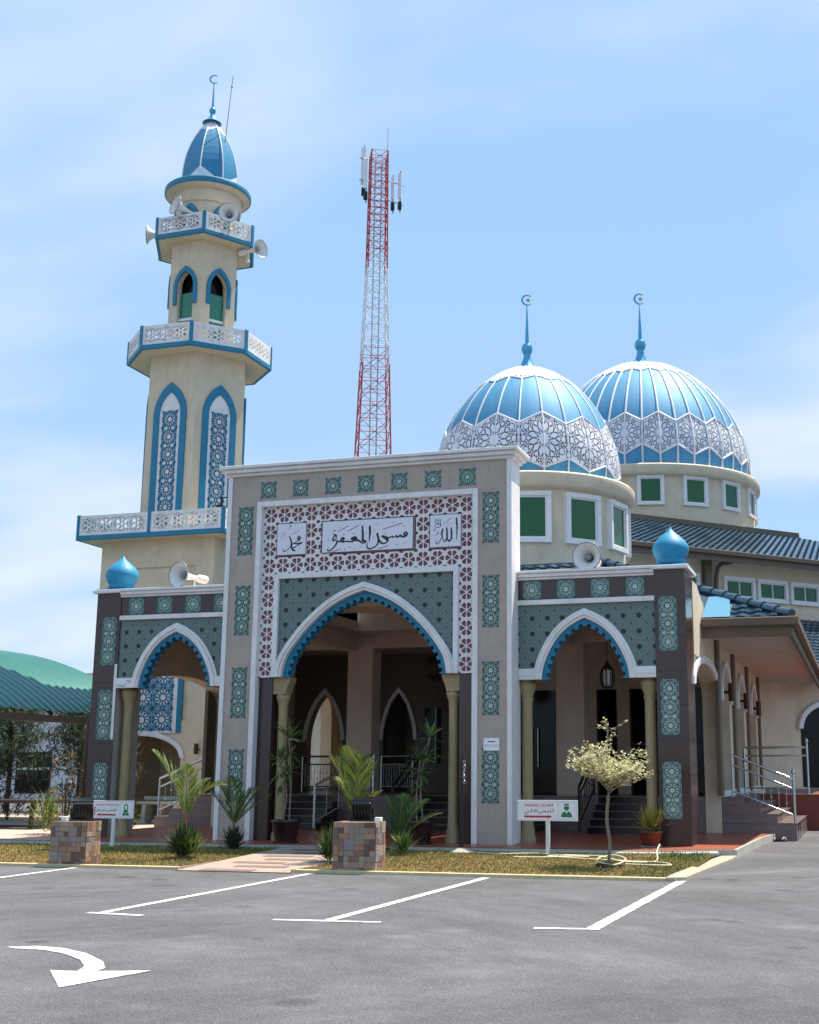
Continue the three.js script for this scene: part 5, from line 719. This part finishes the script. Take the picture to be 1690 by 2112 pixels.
{ const T = thing('areca_palm', 'low fan palm between stone pedestal and black pole', 'palm', [1.35, 0.08, 1.5]);
  for (const [az, el, L] of [[-1.2, 1.0, 0.7], [-0.4, 1.35, 0.8], [0.5, 1.3, 0.85], [1.2, 1.05, 0.9], [1.7, 0.75, 0.85], [2.9, 1.2, 0.7]]) frond(T, V(0, 0.2, 0), az, el, L, 0.2, [0.05, 0.13, 0.05], G1, 0.02, 34);
  strapBush(T, 0.25, 0, 0.5, 0.28, 0.4, 110, G1, G2, 'base_leaves'); }
// dracaenas in dark pots at both sides of the arch
const potGeo = (r, h) => lathe([[r * 0.72, 0], [r * 0.74, 0.03], [r * 0.8, h * 0.3], [r * 0.96, h * 0.75], [r * 0.98, h * 0.86], [r * 1.04, h * 0.88], [r * 1.05, h], [r * 0.94, h], [r * 0.9, h * 0.85], [0, h * 0.84]], 28);
function dracaena(label, x, z, seedLean) {
  const T = thing('potted_dracaena', label, 'potted plant', [x, 0.15, z]); mesh('pot', [potGeo(0.255, 0.4)], MT.potDark, T); mesh('saucer', [lathe([[0, 0], [0.22, 0], [0.24, 0.03], [0, 0.03]], 24)], MT.pot, T); mesh('soil', [new THREE.CircleGeometry(0.22, 20).rotateX(-Math.PI / 2).translate(0, 0.345, 0)], MT.soil, T);
  const stems = [[0.06, 0, 1.1 + 0.4], [-0.05, 0.03, 1.1]];
  for (const [dx, dz, h] of stems) {
    const top = V(dx * 1.5 + seedLean * 0.08, 0.34 + h, dz); mesh('stem', [tube([V(dx, 0.33, dz), V(dx * 0.6 - seedLean * 0.03, 0.34 + h * 0.5, dz), top], 0.014, 12, 6)], bark, T);
    for (const [t, n, L] of [[1, 18, 0.4], [0.82, 12, 0.36], [0.62, 8, 0.3]]) { const o = newO(), c = V(mix(dx, top.x, t), mix(0.34, top.y, t), dz); for (let i = 0; i < n; i++) { const az = rr(0, 6.28), el = t === 1 ? rr(-0.3, 1.3) : rr(-0.8, 0.5), d = ray3(az, el), nn = ray3(az + Math.PI, Math.PI / 2 - el); leafQ(c.clone().addScaledVector(d, 0.02), d, nn, L * rr(0.7, 1.1), rr(0.045, 0.075), vary(rnd() < 0.35 ? G2 : G1, 0.35), o, 0.3); } mesh('leaf_cluster', [leafGeo(o)], LEAF, T); }
  }
}
dracaena('tall potted dracaena standing before the dark pilaster on the path side', -1.22, 0.42, -1); dracaena('tall potted dracaena standing by the arch column near black pole', 1.22, 0.12, 1);
{ const T = thing('potted_grass_plant', 'clay pot of yellow green spiky leaves at the dark tiled pillar', 'potted plant', [5.3, 0.15, 0.0]); mesh('pot', [potGeo(0.2, 0.27)], MT.pot, T); mesh('saucer', [lathe([[0, 0], [0.17, 0], [0.19, 0.025], [0, 0.025]], 24)], MT.concrete, T); mesh('soil', [new THREE.CircleGeometry(0.17, 18).rotateX(-Math.PI / 2).translate(0, 0.235, 0)], MT.soil, T); strapBush(T, 0, 0.2, 0, 0.42, 0.5, 110, [0.3, 0.27, 0.035], [0.17, 0.2, 0.03]); strapBush(T, 0.1, 0.2, 0.0, 0.16, 0.2, 90, GD, G1, 'low_leaves'); }
{ // small tree with pale variegated leaves in a flat layered crown
  const T = thing('variegated_tree', 'slender small tree with pale cream leaves in one flat layer and a sparse top', 'tree', [5.19, 0.06, 3.18]);
  const trunk = [V(0, 0, 0), V(0.03, 0.3, 0.01), V(-0.01, 0.65, 0), V(0.02, 1.0, 0.01), V(0.01, 1.5, 0), V(0.03, 2.02, 0.02)]; const tr = mesh('trunk', [tube(trunk.slice(0, 4), 0.024, 16, 8), tube(trunk.slice(3), 0.011, 12, 6)], bark, T);
  const o = newO(), br = [], cols = [[0.74, 0.72, 0.5], [0.62, 0.64, 0.38], [0.46, 0.52, 0.24], [0.8, 0.77, 0.58], [0.58, 0.54, 0.3]];
  const twig = (a, b, n, s) => { br.push(bar(a, b, 0.005, 4, 0.002)); for (let i = 0; i < n; i++) { const p = a.clone().lerp(b, rr(0.15, 1.05)).add(V(rr(-s, s), rr(-s * 0.6, s * 0.8), rr(-s, s))); for (let j = 0; j < 3; j++) { const az = rr(0, 6.28), el = rr(-0.2, 1.0), d = ray3(az, el); leafQ(p, d, ray3(az + Math.PI, Math.PI / 2 - el), rr(0.03, 0.055), rr(0.016, 0.028), vary(cols[Math.floor(rnd() * 5)], 0.2), o, 0.2); } } };
  for (let k = 0; k < 26; k++) { const az = k * 2.4 + rr(-0.2, 0.2), y0 = rr(1.0, 1.2), L = rr(0.42, 0.68), a = V(0.015, y0, 0), b = a.clone().add(V(Math.sin(az) * L, rr(0.22, 0.52), Math.cos(az) * L)); br.push(bar(a, b, 0.009, 5, 0.004)); for (let i = 0; i < 7; i++) { const p = a.clone().lerp(b, rr(0.25, 0.95)), q = p.clone().add(V(rr(-0.22, 0.22), rr(0.0, 0.16), rr(-0.22, 0.22))); twig(p, q, 9, 0.055); } twig(a.clone().lerp(b, 0.5), b, 10, 0.05); }
  for (let k = 0; k < 9; k++) { const az = k * 2.1, y0 = k < 4 ? rr(1.9, 2.0) : rr(1.45, 1.9), a = V(0.02, y0, 0.01), L = k < 4 ? rr(0.18, 0.32) : rr(0.05, 0.12), b = a.clone().add(V(Math.sin(az) * L, L * rr(0.3, 0.8), Math.cos(az) * L)); twig(a, b, 6, 0.03); }
  mesh('crown', [leafGeo(o)], LEAF, T); mesh('branches', br, bark, T);
  mesh('soil_mound', [new THREE.SphereGeometry(0.2, 12, 6, 0, 6.3, 0, 1.5).scale(1, 0.3, 1)], MT.soil, T);
}
// ---------------------------------------------------------------- small things on the lawn
function signBoard(label, right, x0, x1, y0, y1, z, px) {
  const T = thing('direction_sign', label, 'sign', [px, 0.06, z]); const b = mesh('board', [rbox(x0 - px, x1 - px, y0 - 0.06, y1 - 0.06, -0.012, 0.012, 0.004)], MT.frame, T); printFace('sign_print', x1 - x0 - 0.01, y1 - y0 - 0.01, signTex(right), b, (x0 + x1) / 2 - px, (y0 + y1) / 2 - 0.06, 0.014);
  mesh('post', [rbox(-0.032, 0.032, -0.02, y0 - 0.06, -0.03, 0.02, 0.004)], MT.white, T); mesh('footing', [lathe([[0, 0.04], [0.1, 0.035], [0.17, 0.0], [0, 0]], 14)], MT.concrete, T);
}
signBoard('white toilet sign with red arrow and green bust of a man in cap', true, 3.32, 4.33, 0.61, 0.94, 1.28, 3.83); signBoard('white toilet sign with red arrow and green bust of a veiled woman', false, -4.66, -3.8, 0.57, 0.885, 1.27, -4.2);
{ const T = thing('black_pole', 'slim black pole with a chain loop in a concrete foot', 'pole', [2.34, 0.06, 1.21]); mesh('pole', [cyl(0.032, 0.028, 1.42, 0, 0, 0, 12)], MT.blackPaint, T); mesh('foot', [lathe([[0, 0.11], [0.1, 0.1], [0.2, 0.05], [0.24, 0], [0, 0]], 16)], MT.concrete, T); for (let k = 0; k < 9; k++) mesh('chain_link', [new THREE.TorusGeometry(0.022, 0.006, 5, 10).rotateY(k % 2 ? 1.57 : 0).translate(0.05 + 0.006 * Math.sin(k), 1.5 - k * 0.042, 0.03)], MT.steel, T); mesh('hook', [tube([V(0, 1.4, 0), V(0.0, 1.53, 0.0), V(0.04, 1.57, 0.01), V(0.05, 1.52, 0.03)], 0.012, 12, 6)], MT.blackPaint, T); }
function hose(label, pts) { const m = tag(mesh('garden_hose', [tube(pts.map(([x, z, y = 0]) => V(x, grassTop(x, z) + 0.02 + y, z)), 0.012, 90, 7)], MT.pvc), label, 'hose'); return m; }
hose('thin pale hose running along the lawn from the black pole', [[2.4, 1.3], [2.7, 1.35], [3.1, 1.42], [3.6, 1.35], [4.1, 1.5], [4.6, 1.55], [5.0, 1.7]]);
hose('cream hose looping on dry grass around the sign foot', [[3.5, 2.15], [3.9, 2.1], [4.3, 1.9], [4.6, 1.75], [4.2, 1.65], [3.95, 1.8], [4.4, 2.1], [4.9, 2.3], [5.4, 2.45], [5.9, 2.6], [6.05, 2.9], [5.75, 3.0], [5.4, 2.95]]);
hose('cream hose coiled around the small tree', [[5.0, 3.0, 0.06], [5.2, 2.9, 0.12], [5.42, 3.05, 0.08], [5.3, 3.3, 0.02], [5.05, 3.25, 0.06], [5.05, 3.0, 0.1], [5.3, 2.8, 0.03], [5.6, 2.6], [5.75, 2.3], [5.7, 1.9, 0.12], [5.72, 1.75, 0.2]]);
{ const T = thing('slippers', 'pair of dark slippers by the side stairs', 'footwear', [6.95, 0, -5.2]); for (const [x, z, r] of [[0, 0, 0.3], [0.2, -0.05, -0.5]]) { const m = mesh('slipper', [new THREE.SphereGeometry(0.5, 12, 8).scale(0.13, 0.05, 0.3).translate(0, 0.025, 0)], MT.rubber, T); m.position.set(x, 0, z); m.rotation.y = r + 1.2; mesh('strap', [new THREE.TorusGeometry(0.05, 0.012, 6, 12, Math.PI).translate(0, 0.03, 0.05)], MT.frame, m); } }
// ---------------------------------------------------------------- stone pedestals with floodlights
const stoneM = [0x8d7263, 0x9a8a80, 0xa6826a, 0x7d675d, 0xb2937a, 0x8f8d90, 0x6f5a52, 0xa89a90].map((c) => painted(c, 0.35, { roughness: 0.9, bumpScale: 0.004 }));
function pedestal(label, x, z, w, d, h, turn) {
  const T = thing('stone_pedestal', label, 'pedestal', [x, 0.0, z], turn); mesh('core', [box(-w / 2 + 0.02, w / 2 - 0.02, 0, h - 0.01, -d / 2 + 0.02, d / 2 - 0.02)], painted(0x9c8f84, 0.6, { roughness: 0.95 }), T);
  const face = (fw3, put) => { const cell = 0.075, nx = Math.round(fw3 / cell), ny = Math.round(h / cell), used = new Uint8Array(nx * ny), cx = fw3 / nx, cy = h / ny; for (let j = 0; j < ny; j++) for (let i = 0; i < nx; i++) { if (used[j * nx + i]) continue; let a = rnd() < 0.55 ? 2 : 1, b = rnd() < 0.4 ? 2 : 1; a = Math.min(a, nx - i); b = Math.min(b, ny - j); for (let q = 0; q < a; q++) if (used[j * nx + i + q]) a = q || 1; for (let y = 0; y < b; y++) for (let q = 0; q < a; q++) used[(j + y) * nx + i + q] = 1; const g = rbox(i * cx + 0.0015, (i + a) * cx - 0.0015, j * cy + 0.0015, (j + b) * cy - 0.0015, 0, 0.02 + rnd() * 0.006, 0.003).translate(-fw3 / 2, 0, 0); mesh('stone_tile', [put(g)], stoneM[Math.floor(rnd() * stoneM.length)], T); } };
  face(w - 0.02, (g) => g.translate(0, 0, d / 2 - 0.02)); face(d - 0.02, (g) => g.rotateY(Math.PI / 2).translate(w / 2 - 0.02, 0, 0)); face(d - 0.02, (g) => g.rotateY(-Math.PI / 2).translate(-w / 2 + 0.02, 0, 0)); face(w - 0.02, (g) => g.rotateY(Math.PI).translate(0, 0, -d / 2 + 0.02));
}
function floodlight(label, x, y, z, turn) {
  const T = thing('floodlight', label, 'floodlight', [x, y, z], turn); T.scale.setScalar(0.72); mesh('housing', [rbox(-0.21, 0.21, -0.06, 0.3, -0.08, 0.06, 0.03).rotateX(0.35).translate(0, 0.1, 0)], MT.blackPaint, T); mesh('visor', [rbox(-0.23, 0.23, 0, 0.05, -0.14, 0.12, 0.02).rotateX(0.25).translate(0, 0.4, -0.06)], MT.blackPaint, T); mesh('rear_fins', Array.from({ length: 6 }, (_, k) => box(-0.17 + k * 0.065, -0.155 + k * 0.065, -0.02, 0.25, 0.06, 0.1).rotateX(0.35).translate(0, 0.1, 0)), MT.darkMetal, T); mesh('glass', [rbox(-0.18, 0.18, -0.02, 0.26, -0.09, -0.075, 0.005).rotateX(0.35).translate(0, 0.1, 0)], MT.glassDark, T); for (const s of [-1, 1]) mesh('bracket', [box(s * 0.215, s * 0.235, 0, 0.26, -0.03, 0.03)], MT.darkMetal, T); mesh('foot', [box(-0.24, 0.24, 0, 0.02, -0.05, 0.05)], MT.darkMetal, T);
}
pedestal('stone tiled pedestal beside the paved path with a white box on top', 1.86, 4.5, 0.64, 0.42, 0.7, 0.02); pedestal('stone tiled pedestal beyond the path near the veiled woman sign', -2.74, 4.55, 0.62, 0.4, 0.66, 0.02);
floodlight('black floodlight on the pedestal that carries a white box', 1.9, 0.7, 4.5, 0.1); floodlight('black floodlight on the pedestal near the veiled woman sign', -2.66, 0.66, 4.55, 0.75);
tag(mesh('junction_box', [rbox(2.09, 2.18, 0.7, 0.76, 4.42, 4.52, 0.01)], MT.frame), 'small white junction box on the stone pedestal', 'box'); tag(mesh('junction_box', [rbox(-2.98, -2.9, 0.66, 0.73, 4.52, 4.6, 0.01)], MT.frame), 'tiny white junction box beside the farther floodlight', 'box');
// ---------------------------------------------------------------- lamps
function pendant(label, x, y, z, top, round) { const T = thing('pendant_lantern', label, 'lantern', [x, y, z]); mesh('cord', [bar(V(0, round ? 0.22 : 0.5, 0), V(0, top - y, 0), 0.008, 5)], MT.black, T); if (round) { for (let k = 0; k < 12; k++) mesh('cage_ring', [new THREE.TorusGeometry(0.25, 0.008, 5, 28).rotateY(k * Math.PI / 12)], MT.wood, T); for (const q of [-0.18, -0.09, 0, 0.09, 0.18]) mesh('cage_ring', [new THREE.TorusGeometry(Math.sqrt(0.0625 - q * q), 0.008, 5, 28).rotateX(Math.PI / 2).translate(0, q, 0)], MT.wood, T); mesh('shade', [new THREE.SphereGeometry(0.235, 20, 14)], MT.wood, T); } else { for (let k = 0; k < 10; k++) { const a = k * 0.6283; mesh('cage_bar', [tube([V(0.03 * Math.sin(a), 0.46, 0.03 * Math.cos(a)), V(0.12 * Math.sin(a), 0.32, 0.12 * Math.cos(a)), V(0.14 * Math.sin(a), 0.15, 0.14 * Math.cos(a)), V(0.1 * Math.sin(a), 0, 0.1 * Math.cos(a))], 0.012, 10, 5)], MT.black, T); } mesh('cap', [cyl(0.05, 0.02, 0.08, 0, 0.44, 0, 10)], MT.black, T); mesh('glass', [cyl(0.07, 0.08, 0.3, 0, 0.04, 0, 14)], MT.frame, T); mesh('base_ring', [new THREE.TorusGeometry(0.1, 0.014, 5, 18).rotateX(Math.PI / 2)], MT.black, T); } }
pendant('dark woven ball lantern hanging inside the large arch', 0.35, 3.5, -3.2, 4.9, true); pendant('black caged lantern hanging inside the porch side arch', 4.1, 3.0, -2.6, 4.5, false);
for (const s of [1, -1]) [6.86, 10.62, 14.5].forEach((z, k) => { const T = thing('wall_lamp', s > 0 ? ['copper tube wall lamp nearest the side stair handrail', 'copper tube wall lamp on the second pier from the stairs', 'copper tube wall lamp deepest under the eave'][k] : ['copper tube wall lamp on the lobby wall by the minaret', 'copper tube wall lamp on the second pier behind minaret', 'copper tube wall lamp on the far pier behind minaret'][k], 'lamp', [s * 6.08, 2.93, -z]); mesh('lamp_tube', [cyl(0.075, 0.075, 0.4, 0, 0, 0, 18)], MT.copper, T); mesh('lamp_bracket', [box(s > 0 ? -0.42 : 0.06, s > 0 ? -0.06 : 0.42, 0.17, 0.23, -0.03, 0.03)], MT.darkMetal, T); });
for (const [x, y, z, l] of [[-8.3, 1.85, -8.88, 'copper wall lamp on the minaret front beside its arch'], [-8.03, 1.85, -9.5, 'copper wall lamp round the sunlit corner of the minaret']]) { const T = thing('wall_lamp', l, 'lamp', [x, y, z]); mesh('lamp_tube', [cyl(0.06, 0.06, 0.28, 0, 0, 0.04, 16)], MT.copper, T); mesh('lamp_bracket', [box(-0.09, 0.02, 0.1, 0.14, -0.13, 0.02)], MT.darkMetal, T); }
// ---------------------------------------------------------------- left background: curved canopy, trees, house, furniture
{
  const T = thing('curved_canopy', 'green corrugated barrel roof canopy on dark raking posts', 'canopy');
  const x1 = -12.3, z0 = -3.5, z1 = -13.2, Rr = 10.4, cxx = x1 - 6.4, cyy = 3.02 - Math.sqrt(Rr * Rr - 6.4 * 6.4);
  const n = 224, m = 26, pos = [], idx = []; for (let i = 0; i <= n; i++) { const z = mix(z0, z1, i / n), w = 0.04 * Math.max(-0.4, Math.sin(i / n * 2 * Math.PI * 28)); for (let j = 0; j <= m; j++) { const a = mix(-0.85, 0.85, j / m) , rad = Rr + w, A = Math.asin(6.4 / Rr), t = mix(-A, A, j / m); pos.push(cxx + Math.sin(t) * rad, cyy + Math.cos(t) * rad, z); } } for (let i = 0; i < n; i++) for (let j = 0; j < m; j++) { const a = i * (m + 1) + j; idx.push(a, a + m + 1, a + 1, a + 1, a + m + 1, a + m + 2); }
  const g = new THREE.BufferGeometry(); g.setAttribute('position', new THREE.Float32BufferAttribute(pos, 3)); g.setIndex(idx); g.computeVertexNormals(); mesh('corrugated_roof', [g], MT.canopy, T);
  mesh('eave_beam', [box(x1 - 0.25, x1 - 0.1, 2.72, 2.9, z1, z0)], MT.fascia, T);
  for (const z of [-4.2, -8.2, -12.4]) { if (z < -10) mesh('raking_post', [bar(V(x1 - 0.2, 2.85, z), V(x1 - 0.75, 0.05, z), 0.08, 8)], MT.wood, T); mesh('rib_beam', [tube(Array.from({ length: 9 }, (_, k) => { const A = Math.asin(6.4 / Rr), t = mix(-A, A, k / 8); return V(cxx + Math.sin(t) * (Rr - 0.12), cyy + Math.cos(t) * (Rr - 0.12), z); }), 0.05, 24, 6)], MT.wood, T); }
  { const p = onZ(190, 1470, -3.2), q = onZ(165, 1695, -3.2); mesh('raking_post', [bar(V(p.x, p.y, -3.2), V(q.x, Math.max(0.05, q.y), -3.2), 0.09, 8)], MT.wood, T); }
}
function needleTree(label, x, z, h, R, nClump, col) {                   // fine drooping foliage
  const T = thing('casuarina_tree', label, 'tree', [x, 0, z]); mesh('trunk', [tube([V(0, 0, 0), V(0.08, h * 0.3, 0.05), V(-0.05, h * 0.65, 0), V(0.05, h * 0.98, 0)], 0.09, 16, 7)], barkDark, T);
  const o = newO(), br = []; for (let k = 0; k < nClump; k++) { const t = rr(0.3, 1), az = rr(0, 6.28), L = R * (1.15 - t * 0.75) * rr(0.5, 1), a = V(0, h * t * 0.92, 0), b = a.clone().add(V(Math.sin(az) * L, L * rr(0.05, 0.5), Math.cos(az) * L)); br.push(bar(a, b, 0.018, 4, 0.006)); for (let i = 0; i < 40; i++) { const p = a.clone().lerp(b, rr(0.3, 1.05)).add(V(rr(-0.3, 0.3), rr(-0.15, 0.25), rr(-0.3, 0.3))), d = V(rr(-0.6, 0.6), rr(-1.3, 0.5), rr(-0.6, 0.6)).normalize(); leafQ(p, d, V(rr(-1, 1), 0.3, rr(-1, 1)).normalize(), rr(0.22, 0.5), rr(0.02, 0.045), vary(col, 0.4), o, 0.05); } }
  mesh('crown', [leafGeo(o)], LEAF, T); mesh('branches', br, barkDark, T);
}
needleTree('feathery dark tree behind the canopy beside the white house window', -20.6, -17.5, 4.6, 2.1, 110, [0.05, 0.085, 0.035]); needleTree('feathery tree with drooping twigs closer to the dark pillar', -18.4, -18.5, 4.3, 1.9, 100, [0.06, 0.09, 0.04]); needleTree('feathery grey green tree at the back of the canopy', -23.2, -19, 4.8, 2.2, 100, [0.05, 0.08, 0.04]); needleTree('small feathery tree glimpsed through the porch behind the sign', -9.6, -7.0, 3.9, 0.75, 34, [0.09, 0.13, 0.06]);
{ const T = thing('white_house', 'white rendered house with a dark window behind the trees', 'house', [0, 0, 0]);
  const w = painted(0xdfe2ea, 3); mesh('wall', [box(-42, -24.5, 0, 4.4, -36, -30)], w, T); mesh('roof', [slopePlane(V(-42.6, 4.3, -29.4), V(-23.9, 4.3, -29.4), V(-24, 6.2, -33), V(-42, 6.2, -33)), slopePlane(V(-42.6, 4.3, -36.6), V(-23.9, 4.3, -36.6), V(-24, 6.2, -33), V(-42, 6.2, -33))], painted(0x5a4a44, 2), T);
  const f = mesh('window', [rbox(-29.6, -27.7, 0.4, 2.3, -30, -29.93, 0.02)], MT.darkMetal, T); for (const [a, b] of [[-29.5, -28.7], [-28.6, -27.8]]) mesh('pane', [box(a, b, 0.5, 1.45, -29.93, -29.91), box(a, b, 1.6, 2.2, -29.93, -29.91)], MT.glassDark, f); mesh('mullion', [box(-29.55, -27.75, 1.48, 1.58, -29.92, -29.9)], MT.frame, f); }
tag(mesh('boundary_wall', [box(-23.5, -21.5, 0, 2.4, -26.3, -26)], painted(0x6a6458, 2)), 'dark grey wall behind the feathery trees', 'wall');
function shrub(name, label, x, z, R, h, n, cA, cB, group) { const T = thing(name, label, 'shrub', [x, 0.04, z], 0, group), o = newO(), st = []; for (let i = 0; i < n; i++) { const az = rr(0, 6.28), u = Math.sqrt(rnd()), y = h * (0.1 + 0.9 * rnd()), k = Math.sin(Math.PI * clamp(0.18 + 0.72 * y / h)), p = V(Math.sin(az) * R * u * k, y, Math.cos(az) * R * u * k), d = ray3(az + rr(-0.8, 0.8), rr(-0.2, 1.2)); leafQ(p, d, V(rr(-1, 1), 1, rr(-1, 1)).normalize(), rr(0.09, 0.2), rr(0.03, 0.07), vary(rnd() < 0.3 ? cB : cA, 0.4), o, 0.2); } for (let k = 0; k < 6; k++) st.push(bar(V(0, 0, 0), V(rr(-0.5, 0.5) * R, h * 0.7, rr(-0.5, 0.5) * R), 0.012, 4)); mesh('foliage', [leafGeo(o)], LEAF, T); mesh('stems', st, barkDark, T); return T; }
shrub('cordyline_shrub', 'reddish brown shrub behind the dark table', -14.6, -9.6, 1.1, 1.25, 700, [0.09, 0.035, 0.02], [0.05, 0.07, 0.02]); shrub('cordyline_shrub', 'reddish brown shrub below the white house window', -17.0, -11.0, 1.2, 1.3, 700, [0.1, 0.045, 0.025], [0.04, 0.06, 0.02]); shrub('hedge_shrub', 'dark green shrub between table and pedestal', -12.6, -9.8, 1.0, 1.0, 600, GD, G1); shrub('hedge_shrub', 'olive green shrub at the end of the hedge', -19.2, -11.2, 1.2, 1.4, 700, [0.07, 0.1, 0.025], G1);
shrub('croton_shrub', 'bright yellow green croton behind the veiled woman sign', -6.9, -3.3, 0.3, 1.0, 260, [0.4, 0.38, 0.03], [0.2, 0.26, 0.03]); shrub('cordyline_shrub', 'thin orange leaved shrub against the dark pillar', -7.9, -2.6, 0.45, 1.75, 120, [0.24, 0.12, 0.03], [0.1, 0.08, 0.03]);
{ const T = thing('agave_plant', 'spiky yellow green plant beside the farther floodlight', 'plant', [-8.6, 0.06, -3.0]); strapBush(T, 0, 0, 0, 0.6, 0.95, 130, [0.22, 0.25, 0.05], [0.1, 0.15, 0.03], 'spiky_leaves'); }
{ const T = thing('dark_table', 'dark slab table standing in the shade of the canopy', 'table', [-11.2, 0.05, -5.3]); mesh('table_top', [rbox(-1.9, 1.2, 0.62, 0.68, -0.5, 0.5, 0.015)], MT.wood, T); for (const [x, z] of [[-1.3, 0], [0.5, 0]]) mesh('leg', [bar(V(x, 0, z), V(x + 0.05, 0.62, z), 0.06, 8)], MT.wood, T); mesh('foot_bar', [box(-1.6, 0.8, 0.02, 0.07, -0.04, 0.04)], MT.wood, T); }
{ const T = thing('waste_bin', 'dark grey bin beside the dark table', 'bin', [-11.95, 0.05, -3.6]); mesh('bin_body', [lathe([[0.22, 0], [0.29, 0.55], [0.31, 0.56], [0.31, 0.6], [0.27, 0.6], [0.2, 0.05], [0, 0.05]], 20)], MT.black, T); mesh('bin_rim', [new THREE.TorusGeometry(0.3, 0.02, 6, 22).rotateX(Math.PI / 2).translate(0, 0.58, 0)], MT.darkMetal, T); }
{ const T = thing('stone_bench', 'pale concrete bench with curved legs in front of minaret', 'bench', [-9.1, 0.05, -8.55]); mesh('seat', [rbox(-0.62, 0.62, 0.5, 0.58, -0.2, 0.2, 0.02)], MT.concrete, T); mesh('backrest', [rbox(-0.62, 0.62, 0.6, 0.7, -0.24, -0.18, 0.02)], MT.concrete, T); for (const x of [-0.42, 0.05, 0.5]) mesh('leg', [ext(shapeOf([[-0.05, 0], [0.08, 0], [0.06, 0.2], [0.09, 0.5], [-0.03, 0.5], [-0.06, 0.2]]), -0.18, 0.18, 0.01).translate(x, 0, 0)], MT.concrete, T); }
renderer.render(scene, camera);
